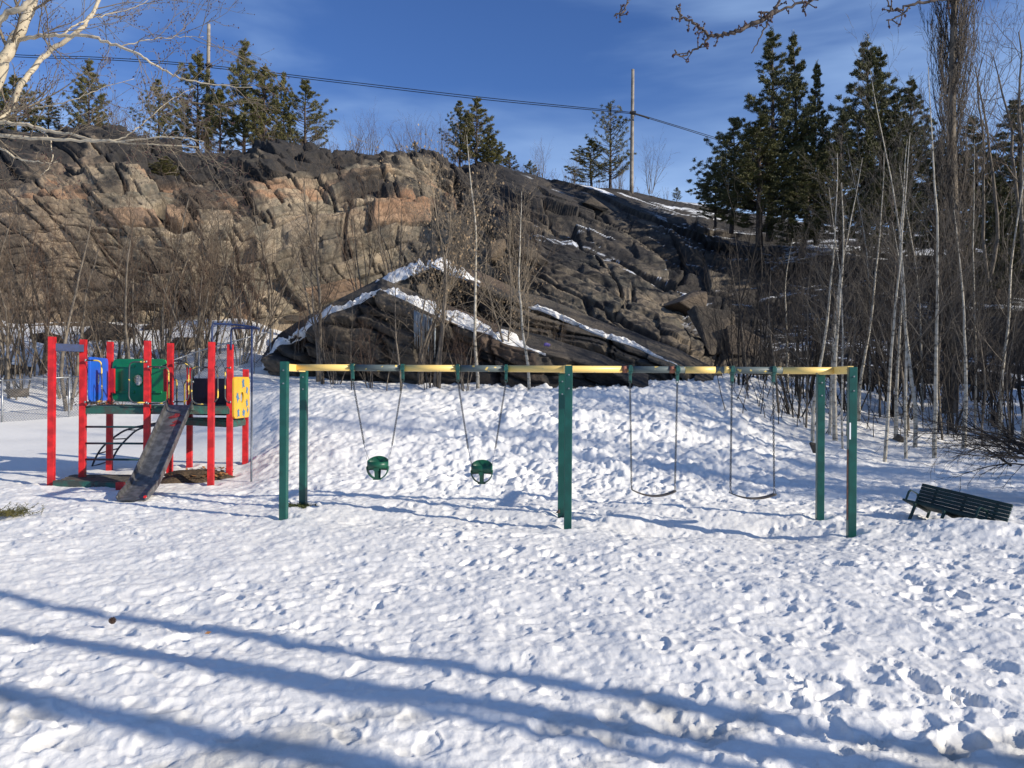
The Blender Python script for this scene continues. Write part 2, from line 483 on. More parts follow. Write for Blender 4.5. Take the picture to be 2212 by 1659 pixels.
FEET = [(-3.13, 11.26), (-3.11, 12.19), (.74, 10.84), (.71, 11.75), (4.31, 10.41), (4.32, 11.49), (-8.3, 14.7), (-7.98, 15.2), (-5.44, 14.8), (-5.37, 15.6), (-6.66, 15.9), (-5.4, 16.6), (-6.6, 16.7)]
def build_ground():
    s_d = np.linspace(-.72, .72, 940)
    s_c = .72+np.cumsum(np.linspace(.004, .30, 22))
    s = np.concatenate([-s_c[::-1], s_d, s_c])
    ys = [1.4]
    while ys[-1] < 30: ys.append(ys[-1]+(max(.011, ys[-1]*.0048) if ys[-1] < 12.5 else ys[-1]*.0029))
    while ys[-1] < 75: ys.append(ys[-1]*1.03)
    yb = []
    y = 1.4
    st = .1
    while y > -58: y -= st; st *= 1.25; yb.append(y)
    ys = np.array(yb[::-1]+ys)
    Wd = np.where(ys > 1.4, ys+.4, 1.8+(1.4-ys)*.6)
    S, Yg = np.meshgrid(s, ys)
    X = S*Wd[:, None]
    Y = Yg+np.zeros_like(X)
    Z = ground(X, Y)
    P = CX+F*X/np.maximum(Y, 4)
    warpx = X+.10*noise(X*2.3, Y*2.3, 5); warpy = Y+.10*noise(X*2.3, Y*2.3, 6)
    rough = 1-.85*sstep(560, 470, P)*sstep(16.2, 18, Y)       # untrodden snow left of the hill
    near = sstep(16, 13.4, Y)
    h = .022*fbm(X*1.1, Y*1.1, 3, 3)+.007*fbm(X*3.5, Y*3.5, 4, 5, .65)
    tread = dimples(warpx, warpy, .44, 40, .050, .52)+dimples(warpx+3, warpy+7, .30, 50, .042, .54) \
        + dimples(warpx+9, warpy+1, .19, 60, .026, .55)+dimples(warpx+4, warpy+2, .12, 65, .010, .5)
    patch = .55+.45*sstep(-.3, .4, fbm(X*.45, Y*.45, 71, 2))
    left = .6+.4*sstep(-3.0, 1.0, X)
    h = h+.88*tread*patch*left*near
    h = h+near*(.010*(np.abs(noise(X*5, Y*5, 81))-.5)+.009*(np.abs(noise(X*11, Y*11, 82))-.5)+.004*noise(X*23, Y*23, 83))
    # chunky snow clods on the slope behind the swings
    slope = sstep(12.6, 14.5, Y)*sstep(27, 24, Y)*sstep(500, 620, P)*(1-.6*sstep(1600, 1800, P))
    clod = 0
    for sz, sd, am in ((.45, 110, .035), (.26, 120, .048), (.16, 130, .042), (.10, 135, .022)):
        f1, f2, a, b_, c, ox, oy = cells(warpx/sz, warpy/sz, sd, .95)
        clod = clod+am*(.35+.65*a)*np.clip(1-(f1/.62)**2, 0, 1)**.8
    clod = clod+.09*np.abs(fbm(X*1.5, Y*1.5, 140, 5, .65))
    h = h+(clod-.07)*slope*(.45+.55*sstep(-3.5, .5, X))
    h = h*rough+.02*noise(X*.8, Y*.8, 91)
    # melted to bare soil around the foot of the play structure
    Z = Z+h
    dirt = .5*sstep(6.2, 3.3, Y)*sstep(-.2, .5, fbm(X*.9, Y*1.3, 95, 3))+.10*sstep(7, 3, Y)+.35*np.clip(-tread*14, 0, 1)*sstep(6.5, 3.5, Y)
    for (dx, dy, dr, dv) in ((3.25, 10.6, .8, .42), (2.0, 10.9, .5, .28), (-2.75, 4.3, .45, .55), (-5.6, 15.3, .8, .5), (-7.1, 14.9, .8, .4)):
        dirt = dirt+dv*np.exp(-((X-dx)**2+(Y-dy)**2*2.2)/(dr*dr))
    for (qx, qy) in FEET:      # packed hollows where posts go into the snow
        rr = np.hypot(X-qx, Y-qy)
        Z = Z-.055*np.exp(-(rr/.14)**2)+.022*np.exp(-((rr-.24)/.08)**2)
    n0, n1 = X.shape
    idx = np.arange(n0*n1).reshape(n0, n1)
    q = np.stack([idx[:-1, :-1], idx[:-1, 1:], idx[1:, 1:], idx[1:, :-1]], -1).reshape(-1, 4)
    me = fast_mesh('snow_ground', np.stack([X, Y, Z], -1).reshape(-1, 3), q, smooth=True)
    set_attr(me, 'dirt', dirt)
    tag(link_mesh('snow_ground', me, M['snow']), 'trodden white snow covering the playground and the low slope behind it', kind='structure')
build_ground()

# ------------------------------------------------------------------ rock cliff and hillside
def bricks(u, v, L, H, seed):
    """jointed rock: staggered tilted blocks between two joint sets"""
    row = np.floor(v/H); fv = v/H-row
    x = u/(L*(.6+.9*_hash(row, row*0+3, seed)))+_hash(row, row*0, seed+1)*7
    col = np.floor(x); fu = x-col
    r1, r2, r3 = _hash(col, row, seed+2), _hash(col, row, seed+3), _hash(col, row, seed+4)
    e = np.minimum(np.minimum(fu, 1-fu)*L, np.minimum(fv, 1-fv)*H)
    return r1, r2, r3, fu-.5, fv-.5, e

def blocks(U, V, seed, tilt=.35, scale=1.0, aniso=(1.0, .8), rot=.45, shear=.35):
    c_, s_ = math.cos(rot), math.sin(rot)
    wu = U+.9*noise(U*.17, V*.2, seed)+.16*noise(U*.9, V*.9, seed+1)
    wv = V+.9*noise(U*.17+9, V*.2, seed+2)+.16*noise(U*.9+5, V*.9, seed+3)
    a, b_ = (wu*c_+wv*s_), (-wu*s_+wv*c_)
    a = a+shear*b_
    d = 0; ids = []
    for L, H, am, sd in ((4.2, 2.4, .95, 0), (1.9, 1.05, .55, 10), (.85, .5, .24, 20), (.42, .26, .09, 30)):
        L, H = L*scale*aniso[0], H*scale*aniso[1]
        q = .35*sd
        r1, r2, r3, fu, fv, e = bricks(a+q*b_*.02, b_-q*a*.012, L, H, seed+sd)
        d = d+am*((r1-.5)*.8+tilt*2.6*(r2-.5)*fu+tilt*2.2*(r3-.15)*fv)
        crack = np.clip(1-e/.09, 0, 1)*(r3 > .25)
        d = d-crack*am*(.35 if sd < 15 else .15)
        ids.append((r1, r2, crack))
    jn = np.abs(noise(U*.30+V*.12, V*.16-U*.1, seed+77)); jk = sstep(.035, .012, jn)*sstep(-.2, .1, noise(U*.2, V*.2, seed+78))
    d = d-.8*jk+.05*fbm(U*2.2, V*2.2, seed+90, 3)
    ids.append((jk, jk, jk))
    return d, ids

def snow_by_slope(P3, n0, n1, thr, nz_):
    G = P3.reshape(n0, n1, 3)
    du = np.gradient(G, axis=1); dv = np.gradient(G, axis=0)
    n = np.cross(du, dv); n /= np.linalg.norm(n, axis=2)[..., None]+1e-9
    return sstep(thr, thr+.12, np.abs(n[..., 2])+nz_)

CC = [
 (-700, [(740,36),(620,36.5),(500,37.5),(400,39),(300,43)]),
 (0,    [(712,34.5),(610,35),(500,35.5),(395,37),(300,42)]),
 (250,  [(712,34.8),(610,35.3),(500,36),(395,37.5),(292,42)]),
 (380,  [(712,35),(610,35.5),(500,36.3),(410,38.5),(338,42)]),
 (560,  [(705,35.2),(600,36),(500,36.8),(410,38.5),(335,42)]),
 (700,  [(690,36),(590,36.8),(500,37.5),(410,39),(338,43)]),
 (860,  [(690,37),(590,37.8),(500,38.5),(420,40.5),(342,44)]),
 (960,  [(700,35.5),(600,37),(515,39),(435,42),(350,46)]),
 (1130, [(760,30),(650,32),(545,35.5),(455,41),(376,48)]),
 (1300, [(780,28),(670,31),(565,35.5),(480,42),(400,50)]),
 (1450, [(805,27),(700,30),(605,35),(510,42),(424,54)]),
 (1600, [(815,28),(715,31),(625,36),(530,43),(455,54)]),
 (1800, [(835,29.5),(735,32),(645,36),(555,42),(482,51)]),
 (2000, [(855,28),(745,30.5),(655,34.5),(572,40),(500,47)]),
 (2250, [(865,26),(750,28.5),(655,32.5),(572,38),(510,45)]),
 (3000, [(880,22),(760,24.5),(655,28.5),(572,34),(520,40)]),
]
def cliff_point_table():
    rows = []
    for px, prof in CC:
        pts = [at(px, py, Y) for py, Y in prof]
        b0 = pts[0].copy(); b0[2] -= 2.5; b0[1] -= .3
        t1 = pts[-1].copy(); sc = (t1[1]+9)/t1[1]; t1[0] *= sc; t1[1] += 9; t1[2] -= .8
        t2 = t1.copy(); t2[0] *= 1.6; t2[1] *= 1.6; t2[2] -= 2.5
        rows.append([b0]+pts+[t1, t2])
    return np.array(rows)

def catmull(T, xs, x):
    xs = np.array(xs, float)
    i = np.clip(np.searchsorted(xs, x, side='right')-1, 0, len(xs)-2)
    t = ((x-xs[i])/(xs[i+1]-xs[i]))
    t = t.reshape(-1, *([1]*(T.ndim-1)))
    i0, i1, i2, i3 = np.maximum(i-1, 0), i, i+1, np.minimum(i+2, len(xs)-1)
    def m(a, b, c): # slope at b scaled to the interval
        return (T[c]-T[a])/(np.maximum(xs[c]-xs[a], 1e-6)).reshape(-1, *([1]*(T.ndim-1)))
    h = (xs[i2]-xs[i1]).reshape(-1, *([1]*(T.ndim-1)))
    m1, m2 = m(i0, i1, i2)*h, m(i1, i2, i3)*h
    return (2*t**3-3*t**2+1)*T[i1]+(t**3-2*t**2+t)*m1+(-2*t**3+3*t**2)*T[i2]+(t**3-t**2)*m2

def build_cliff():
    T = cliff_point_table()
    xs = [c[0] for c in CC]
    pxs = np.concatenate([np.linspace(-700, -60, 60), np.linspace(-58, 2270, 960), np.linspace(2280, 3000, 50)])
    A = catmull(T, xs, pxs)                       # (nx, 8, 3)
    vv = np.concatenate([np.linspace(0, 1, 10)[:-1], np.linspace(1, 5, 400)[:-1], np.linspace(5, 6, 30)[:-1], np.linspace(6, 7, 8)])
    B = catmull(np.swapaxes(A, 0, 1), [0,1,2,3,4,5,6,7], vv)   # (nv, nx, 3)
    n0, n1 = B.shape[:2]
    du = np.gradient(B, axis=1); dv = np.gradient(B, axis=0)
    n = np.cross(du, dv); n /= np.linalg.norm(n, axis=2)[..., None]+1e-9
    n = np.where(n[..., 1:2] > 0, -n, n)
    n[..., 2] = np.abs(n[..., 2])
    U = np.cumsum(np.linalg.norm(du, axis=2), axis=1)[n0//3][None, :]+np.zeros((n0, n1))
    V = np.cumsum(np.linalg.norm(dv, axis=2), axis=0)
    PX = np.tile(pxs, (n0, 1)); VV = np.tile(vv[:, None], (1, n1))
    dl, il = blocks(U, V, 300, .42, 1.0, (1.0, 1.0), .12, .35)
    dr, ir = blocks(U, V, 500, .40, 1.9, (1.5, .8), -.42, .5)     # long slabs dipping to the right
    k = sstep(950, 1120, PX)
    d = dl*(1-k)+dr*k
    face = (.25+.75*sstep(1, 1.2, VV))*(1-.6*sstep(5.0, 5.5, VV))
    frac = .62+.55*np.exp(-((PX-420)/120)**2)+.35*sstep(.56, .68, (VV-1)/4)+.25*sstep(0, .5, fbm(U*.12, V*.15, 360, 2))
    frac = np.clip(frac, .45, 1.15)*(1-k)+1.3*k*(1-.75*sstep(3.9, 4.6, VV))
    d = d*face*frac
    gul = -1.5*np.exp(-((U+.5*V)/1.0-(U+.5*V).max()*.0-52)**2/6)*0
    d = d+.55*noise(U*.16, V*.22, 333)
    amp = 1-.35*sstep(1700, 1900, PX)
    Q = B+n*(d*amp)[..., None]
    # colour attributes
    h = (VV-1)/4
    capn = .10*fbm(U*.35, V*.5, 401, 4)
    cell = il[0][0]*(1-k)+ir[0][0]*k; cell1 = il[1][0]*(1-k)+ir[1][0]*k; cell2 = il[2][1]
    tn = fbm(U*.5, V*.7, 470, 5, .6)
    tone = 1-sstep(.76, .87, h+capn+.06*(cell1-.5)+.05*tn)
    tone = tone*(1-k*(.38+.60*sstep(.42, .30, cell1*.5+.5*cell+.2*noise(U*.3, V*.3, 11))))  # hillside shade painted dark, tan slabs left as its sunlit faces
    tone = tone*(1-.8*sstep(.5, .7, h+capn*2)*k)
    mid = np.exp(-((PX-430)/110)**2)*sstep(.62, .35, np.abs(h-.45))
    tone = tone*(1-.6*mid*sstep(-.1, .3, tn+.4*(cell1-.5)))
    tone = tone*(1-.75*k*sstep(1500, 1650, PX))  # shade on the slope behind the right wood, painted as lower tone
    tone = np.clip(tone*(1-.35*sstep(.25, .6, tn))-.12*(cell2 < .25)-.8*il[0][2]-.75*il[1][2]*frac-.35*il[2][2]*frac-k*(.5*ir[0][2]+.5*ir[1][2])-.8*il[4][0]*(1-k), 0, 1)
    rust = np.exp(-((h-.72)/.10)**2)*sstep(.0, .45, fbm(U*.35, V*.9, 410, 4)+.25*(cell1-.5))*(1-sstep(1080, 1200, PX))*.95
    rust = rust+.5*(cell1 > .93)*(1-k)
    rust = np.clip(rust+.35*(1-k)*sstep(300, 100, PX)*.5, 0, 1)
    sn = snow_by_slope(Q.reshape(-1, 3), n0, n1, .80, .22*fbm(U*.25, V*.6, 420, 3))
    right = sstep(1380, 1480, PX)*sstep(3.2, 4.2, VV)+.95*sstep(1620, 1760, PX)
    right = right+.8*sstep(1100, 1200, PX)*sstep(2.2, 2.6, VV)*(fbm(U*.5, V*1.2, 425, 3) > .42)
    right = right+.9*sstep(.35, .6, fbm(U*.3, V*.9, 430, 3))*(VV < 1.5)
    snow = np.clip(sn*np.clip(right, 0, 1)*sstep(.02, .22, fbm(U*.22, V*1.1, 440, 4)), 0, 1)
    idx = np.arange(n0*n1).reshape(n0, n1)
    q = np.stack([idx[:-1, :-1], idx[:-1, 1:], idx[1:, 1:], idx[1:, :-1]], -1).reshape(-1, 4)
    me = fast_mesh('rock_cliff', Q.reshape(-1, 3), q)
    set_attr(me, 'tone', tone); set_attr(me, 'rust', rust); set_attr(me, 'snow', snow)
    tag(link_mesh('rock_cliff', me, M['rock']), 'fractured rock cliff and dark rocky hillside behind the playground', kind='structure')
    return Q, pxs, vv
CLIFF, CLIFF_PX, CLIFF_V = build_cliff()
def cliff_at(px, v):
    i = int(np.clip(np.searchsorted(CLIFF_V, v), 0, len(CLIFF_V)-1)); j = int(np.clip(np.searchsorted(CLIFF_PX, px), 0, len(CLIFF_PX)-1))
    return CLIFF[i, j]

def buttress(name, label, edge, ledge_w, ledge_rise, seed, snow_ranges, zbot):
    """prow of rock: broken front face, then a ledge rising back from its edge, then the back falls away"""
    E0 = np.array([at(x, y, Y) for x, y, Y in edge]); n1 = (len(edge)-1)*26+1
    E = np.stack([np.interp(np.arange(n1)/26, np.arange(len(edge)), E0[:, k]) for k in range(3)], 1)
    pxs = np.interp(np.arange(n1), np.arange(len(edge))*26, [e[0] for e in edge])
    nf, nl, nb = 90, 16, 8
    rows = []
    for i in range(nf):
        t = i/(nf-1)
        R = E.copy(); R[:, 2] = zbot+(E[:, 2]-zbot)*t; R[:, 1] -= (1-t)*.55
        rows.append(R)
    for i in range(1, nl+1):
        t = i/nl
        R = E.copy(); R[:, 1] += ledge_w*t; R[:, 2] += ledge_rise*t
        R[:, 0] *= (E[:, 1]+ledge_w*t)/E[:, 1]
        rows.append(R)
    for i in range(1, nb+1):
        t = i/nb
        R = E.copy(); R[:, 1] += ledge_w+1.5*t; R[:, 2] = (E[:, 2]+ledge_rise)*(1-t)+(zbot-.5)*t
        R[:, 0] *= (E[:, 1]+ledge_w)/E[:, 1]
        rows.append(R)
    B = np.array(rows)
    n0 = len(B)
    U = np.tile(np.linspace(0, np.linalg.norm(np.diff(E, axis=0), axis=1).sum(), n1), (n0, 1)); V = B[..., 2]*1.0
    d, ids = blocks(U, V, seed, .40, .85, (1.5, 1.0), -.35)
    t_ = np.arange(n0)[:, None]+np.zeros((n0, n1))
    fade = sstep(nf+3, nf-10, t_)*.85+.06
    Q = B.copy()
    Q[..., 1] -= d*fade; Q[..., 0] -= d*fade*.4
    Q[..., 2] += .05*noise(U*1.3, t_*.1, seed+7)*sstep(nf-12, nf, t_)
    tone = np.clip(.02+.14*ids[1][0]+.16*(ids[0][0] > .6)+.08*fbm(U*.8, V*.8, seed+60, 4)-.5*ids[1][2], 0, .5)  # low tone paints the shade of a face turned from the sun
    idx = np.arange(n0*n1).reshape(n0, n1)
    q = np.stack([idx[:-1, :-1], idx[:-1, 1:], idx[1:, 1:], idx[1:, :-1]], -1).reshape(-1, 4)
    me = fast_mesh(name, Q.reshape(-1, 3), q)
    set_attr(me, 'tone', tone); set_attr(me, 'rust', np.where(ids[1][0] > .93, .5, 0.0)); set_attr(me, 'snow', np.zeros(n0*n1))
    tag(link_mesh(name, me, M['rock']), label, kind='structure')
    # snow lying on the ledge
    k = 0
    for (a, b_, lo, hi) in snow_ranges:
        cols = np.where((pxs >= a) & (pxs <= b_))[0]
        m = 15
        S = []
        for i in range(m):
            t = lo+(hi-lo)*i/(m-1)
            wv_ = np.clip(.72+.5*noise(cols*.11, cols*0., seed+31)+.25*noise(cols*.5, cols*0., seed+32), .12, 1)
            rowi = np.clip(np.round(nf-1+(lo+(t-lo)*wv_)*nl).astype(int), nf-1, n0-1)
            R = Q[rowi, cols].copy()
            e = math.sin(math.pi*i/(m-1))**.5
            wav = .035*noise(np.arange(len(cols))*.33, np.full(len(cols), i*.5), seed+k)
            endf = np.clip(np.minimum(np.arange(len(cols))/6, np.arange(len(cols))[::-1]/26), 0, 1)
            R[:, 2] += (.085*e+wav*e)*endf-.03*(1-e)
            R[:, 1] -= .04*e
            R[:, 1] += (1-endf)*.0
            R[:, 2] -= (1-endf)*.22*abs(i/(m-1)-.2)
            S.append(R)
        S = np.array(S); a0, a1 = S.shape[:2]
        ix = np.arange(a0*a1).reshape(a0, a1)
        qq = np.stack([ix[:-1, :-1], ix[:-1, 1:], ix[1:, 1:], ix[1:, :-1]], -1).reshape(-1, 4)
        sm = fast_mesh('ledge_snow', S.reshape(-1, 3), qq, smooth=True)
        tag(link_mesh('ledge_snow', sm, M['snow_plain']), 'strip of snow lying along the sloping rock ledge', kind='structure')
        k += 1
    return Q
rear_edge = [(545,800,28.6),(640,742,28.4),(735,672,28.2),(830,622,28),(900,585,27.8),(932,572,27.6),(992,600,27.2),(1030,610,27),(1138,662,26.4),(1225,692,25.8),(1321,735,25.2),(1388,758,24.8),(1475,796,24.2),(1560,840,23.8)]
buttress('rock_outcrop', 'taller rear prow of rock toned dark for its shade with a snowy peak', rear_edge, 1.1, .55, 700,
         [(545, 940, 0, 1), (936, 1040, 0, 1), (1140, 1480, 0, .28)], 1.2)
front_edge = [(560,812,26.2),(597,752,26),(650,722,25.8),(698,692,25.5),(775,652,25.1),(825,628,24.8),(892,658,24.3),(935,676,24),(1018,710,23.4),(1088,740,22.8),(1178,762,22.3),(1300,800,21.8),(1400,850,21.3)]
BUT = buttress('rock_outcrop', 'lower front prow of rock toned dark for its shade with a broad snowy ledge', front_edge, 1.0, .5, 740,
         [(560, 832, 0, .7), (828, 1180, 0, .8)], 1.0)

# ------------------------------------------------------------------ boulders
def boulder_mesh(seed):
    import bmesh
    r = random.Random(seed)
    bm = bmesh.new()
    for _ in range(13):
        v = Vector([(abs(q)**.45)*(1 if q > 0 else -1) for q in Vector((r.gauss(0, 1), r.gauss(0, 1), r.gauss(0, 1))).normalized()])
        bm.verts.new(v*r.uniform(.7, 1.0))
    bmesh.ops.convex_hull(bm, input=bm.verts)
    for v in [v for v in bm.verts if not v.link_faces]: bm.verts.remove(v)
    bmesh.ops.bevel(bm, geom=bm.edges[:]+bm.verts[:], offset=.035, segments=1, affect='EDGES')
    bmesh.ops.triangulate(bm, faces=bm.faces[:])
    bmesh.ops.subdivide_edges(bm, edges=bm.edges[:], cuts=2, use_grid_fill=True)
    for v in bm.verts:
        c = v.co
        n = float(fbm(np.array([c.x*2.5+c.z]), np.array([c.y*2.5-c.z*1.3]), seed, 4)[0])
        v.co = c*(1+.035*n)
    me = bpy.data.meshes.new('boulder'); bm.to_mesh(me); bm.free()
    for nm, vl in (('tone', .42 if seed % 7 in (1, 4) else .08+.2*r.random()), ('rust', .1 if seed % 3 else .25), ('snow', 0)):  # tone carries painted shade, with two variants coloured as if sunlit
        set_attr(me, nm, np.full(len(me.vertices), vl))
    me.materials.append(M['rock'])
    return me
BM = [boulder_mesh(900+i) for i in range(7)]
_cz = (CLIFF[..., 2]-CAMZ)/CLIFF[..., 1]; _cx = CLIFF[..., 0]/CLIFF[..., 1]
CPX, CPY = CX+F*(_cx*_c+_cz*_s), CY-F*(_cz*_c-_cx*_s)
def snap(px, py, Y):
    best = Y
    m = (np.abs(CPX-px) < 5) & (np.abs(CPY-py) < 5)
    if m.any(): best = float(CLIFF[..., 1][m].min())
    y = 8.0
    while y < best:
        p = at(px, py, y)
        if p[2] < gz(p[0], y): return y
        y += .1
    return best
def boulder(px, py, Y, rx, rz, label, k, ry=None, rot=0, tilt=0, cat='boulder', group=None):
    o = bpy.data.objects.new('boulder', BM[k % 7]); COL.objects.link(o)
    Y = snap(px, py+rz*.5, Y)
    s = Y/F; o.location = at(px, py, Y+min(rx, rz)*s*.6)
    o.scale = (rx*s, (ry or (rx+rz)/2)*s, rz*s); o.rotation_euler = (rng.uniform(-.3, .3), tilt, rot)
    return tag(o, label, cat, group)
for a in [
 (1072, 545, 30, 22, 30, 'upright tan boulder on the dark slope right of the snowy peak', 0, None, .3),
 (1150, 560, 31, 45, 22, 'long tan rock slab above the centre swings', 1, None, 0, .5),
 (1290, 445, 43, 34, 14, 'pale brown rock facet high on the dark hilltop', 1, None, 0, .4),
 (1470, 650, 29, 62, 40, 'big domed boulder in the middle of the dark hillside foot', 3, None, .2, .4),
 (1535, 720, 27.6, 48, 62, 'tall brown boulder behind the fourth swing', 5, None, .5, .1),
 (1600, 740, 28.5, 50, 44, 'dark boulder half hidden by twigs left of the birches', 6, None, .2, .1),
 (250, 722, 29, 66, 26, 'snow fringed dark boulder behind the red posts', 1, None, .2, 0),
 (100, 735, 30, 42, 20, 'low boulder in the thicket near the left edge', 2, None, .7, 0),
 (335, 700, 31, 50, 22, 'round boulder in the snow under the cliff', 3, None, .3, 0),
 (410, 742, 27.5, 58, 22, 'wide brown boulder above the play structure roof rails', 4, None, .1, 0),
 (230, 655, 33, 60, 26, 'mossy grey block at the cliff foot', 5, None, .2, 0),
 (210, 610, 34, 42, 30, 'angular block leaning on the shaded cliff foot', 6, None, .6, .2),
 (440, 640, 34, 38, 26, 'small grey block at the cliff foot above the play structure', 0, None, .4, .1),
 (335, 640, 33.6, 55, 30, 'shaded block at the middle of the cliff foot', 1, None, .9, .1),
 (42, 800, 24.6, 40, 14, 'dark rock behind the chain link fence at the left edge', 6, None, .9, 0),
 (36, 850, 24.8, 26, 12, 'low brown rock seen through the chain link fence', 5, None, .9, 0),
 (640, 690, 32, 34, 12, 'brown stone on the snowy saddle left of the rock prow', 2, None, .4, 0),
 (1945, 948, 17.3, 17, 11, 'dark stone poking out of the snow among the birches', 4, None, .4, .4),
 (1757, 968, 15.2, 9, 13, 'dark stump sized stone beside the rear right swing leg', 5, None, .4, .2),
 (1205, 1104, 11.65, 5, 6, 'small round grey stone beside the middle swing legs', 3, None, .4, 0),
 (1880, 815, 26, 70, 24, 'long dark boulder behind the birch trunks', 1, None, .1, 0),
 (2120, 830, 25, 60, 30, 'dark boulder in the wood behind the leaning brush', 2, None, .1, 0),
]:
    boulder(*a)

# ------------------------------------------------------------------ plants: generators
def segs_mesh(name, S, sides=3):
    """S: rows p0(3) p1(3) r0 r1 -> prisms"""
    S = np.array(S, float)
    p0, p1, r0, r1 = S[:, :3], S[:, 3:6], S[:, 6], S[:, 7]
    d = p1-p0; d /= np.linalg.norm(d, axis=1)[:, None]+1e-9
    ref = np.where(np.abs(d[:, 2:3]) < .9, np.array([[0, 0, 1.0]]), np.array([[1.0, 0, 0]]))
    u = np.cross(d, ref); u /= np.linalg.norm(u, axis=1)[:, None]+1e-9
    w = np.cross(d, u)
    V = np.zeros((len(S), 2*sides, 3))
    for k in range(sides):
        a = 2*math.pi*k/sides
        o = u*math.cos(a)+w*math.sin(a)
        V[:, k] = p0+o*r0[:, None]-d*r0[:, None]*.3; V[:, sides+k] = p1+o*r1[:, None]
    base = (np.arange(len(S))*2*sides)[:, None, None]
    q = np.array([[k, (k+1) % sides, sides+(k+1) % sides, sides+k] for k in range(sides)])[None]+base
    return fast_mesh(name, V.reshape(-1, 3), q.reshape(-1, 4), smooth=sides > 3)

def unit(v):
    return v/(np.linalg.norm(v)+1e-9)

def grow(S, r, p, d, L, rad, lvl, P, tips=None):
    """recursive bare branch"""
    n = P['n'][lvl]
    step = L/n
    pts = [p]
    dirs = []
    q = p
    for i in range(n):
        wob = P['wob'][lvl]
        d = unit(d+np.array([r.gauss(0, wob), r.gauss(0, wob), r.gauss(0, wob)])+np.array([0, 0, P['up'][lvl]]))
        q = q+d*step
        pts.append(q); dirs.append(d)
    taper = P['taper'][lvl]
    rs = [rad*(1-(1-taper)*i/n) for i in range(n+1)]
    out = P['T'] if (lvl == 0 and 'T' in P) else S
    for i in range(n):
        out.append([*pts[i], *pts[i+1], rs[i], rs[i+1]])
    if lvl+1 < len(P['n']):
        k = P['kids'][lvl]
        for j in range(k):
            t = P['start'][lvl]+(1-P['start'][lvl])*((j+r.random())/k)
            i = min(int(t*n), n-1); f = t*n-i
            b = pts[i]*(1-f)+pts[i+1]*f
            dd = dirs[i]
            side = unit(np.cross(dd, np.array([r.gauss(0, 1), r.gauss(0, 1), r.gauss(0, 1)])))
            ang = P['ang'][lvl]*r.uniform(.7, 1.25)
            nd = unit(dd*math.cos(ang)+side*math.sin(ang))
            ln = L*P['ratio'][lvl]*r.uniform(.6, 1.15)*(1.0-P['shrink'][lvl]*(t-P['start'][lvl]))
            grow(S, r, b, nd, ln, max(rs[i]*P['rr'][lvl], P['rmin']), lvl+1, P, tips)
    elif tips is not None:
        tips.append((q, d))

P_BIRCH = dict(n=[14, 6, 4, 2], wob=[.042, .10, .14, .16], up=[.03, .10, .06, .03], taper=[.12, .25, .3, .4], kids=[22, 6, 3], start=[.25, .15, .15], ang=[.75, .6, .6], ratio=[.30, .45, .45], shrink=[.65, .4, .3], rr=[.36, .5, .6], rmin=.0035)
P_SHRUB = dict(n=[8, 5, 3], wob=[.09, .13, .18], up=[.04, .06, .03], taper=[.2, .3, .4], kids=[8, 4], start=[.2, .15], ang=[.55, .55], ratio=[.42, .45], shrink=[.4, .3], rr=[.42, .55], rmin=.0045)
P_THIN = dict(n=[12, 5, 4], wob=[.06, .14, .2], up=[.02, .07, .03], taper=[.15, .3, .4], kids=[26, 7], start=[.2, .15], ang=[.8, .6], ratio=[.30, .45], shrink=[.5, .3], rr=[.36, .5], rmin=.004)
P_MAPLE = dict(n=[10, 7, 5, 3], wob=[.08, .14, .16, .2], up=[.02, .08, .05, .0], taper=[.25, .25, .3, .4], kids=[13, 7, 4], start=[.3, .15, .15], ang=[.7, .7, .7], ratio=[.42, .42, .45], shrink=[.3, .4, .3], rr=[.42, .5, .6], rmin=.0045)
P_TALL = dict(n=[16, 7, 4, 3], wob=[.008, .10, .14, .2], up=[.0, .05, .02, .0], taper=[.3, .25, .3, .4], kids=[20, 8, 4], start=[.8, .15, .15], ang=[.6, .6, .6], ratio=[.13, .45, .45], shrink=[.5, .4, .3], rr=[.35, .5, .6], rmin=.01)

def proto(name, S, thick, bark, twig, extra=None, T=None):
    """hidden-from-nothing template: returns list of (part name, mesh)"""
    S = np.array(S)
    tk = S[:, 6] >= thick
    if T: S = np.vstack([S, np.array(T)]); tk = np.arange(len(S)) >= len(S)-len(T)
    out = []
    if tk.any(): 
        me = segs_mesh('trunk', S[tk], 7); me.materials.append(bark); out.append(('trunk', me))
    if (~tk).any():
        me = segs_mesh('crown', S[~tk], 3); me.materials.append(twig); out.append(('crown', me))
    if extra: out.append(extra)
    return out

def place(protoparts, name, label, cat, loc, h=1.0, rz=0, w=None, group=None):
    o = thing(name, label, cat, loc, group)
    o.scale = (w or h, w or h, h); o.rotation_euler = (0, 0, rz)
    for nm, me in protoparts:
        c = bpy.data.objects.new(nm, me); COL.objects.link(c); c.parent = o
        if nm in ('dry_seeds', 'branches'): c['kind'] = 'stuff'
    return o

def leaf_quads(pts, size, r, hang=True):
    V, Fc = [], []
    for p in pts:
        a = r.uniform(0, 6.28); s = size*r.uniform(.6, 1.2)
        u = np.array([math.cos(a), math.sin(a), 0])*s*.35; w = np.array([r.gauss(0, .2), r.gauss(0, .2), -1 if hang else .3])*s
        b = len(V); V += [p, p+u+w*.5, p+w, p-u+w*.5]; Fc.append((b, b+1, b+2, b+3))
    return np.array(V), Fc

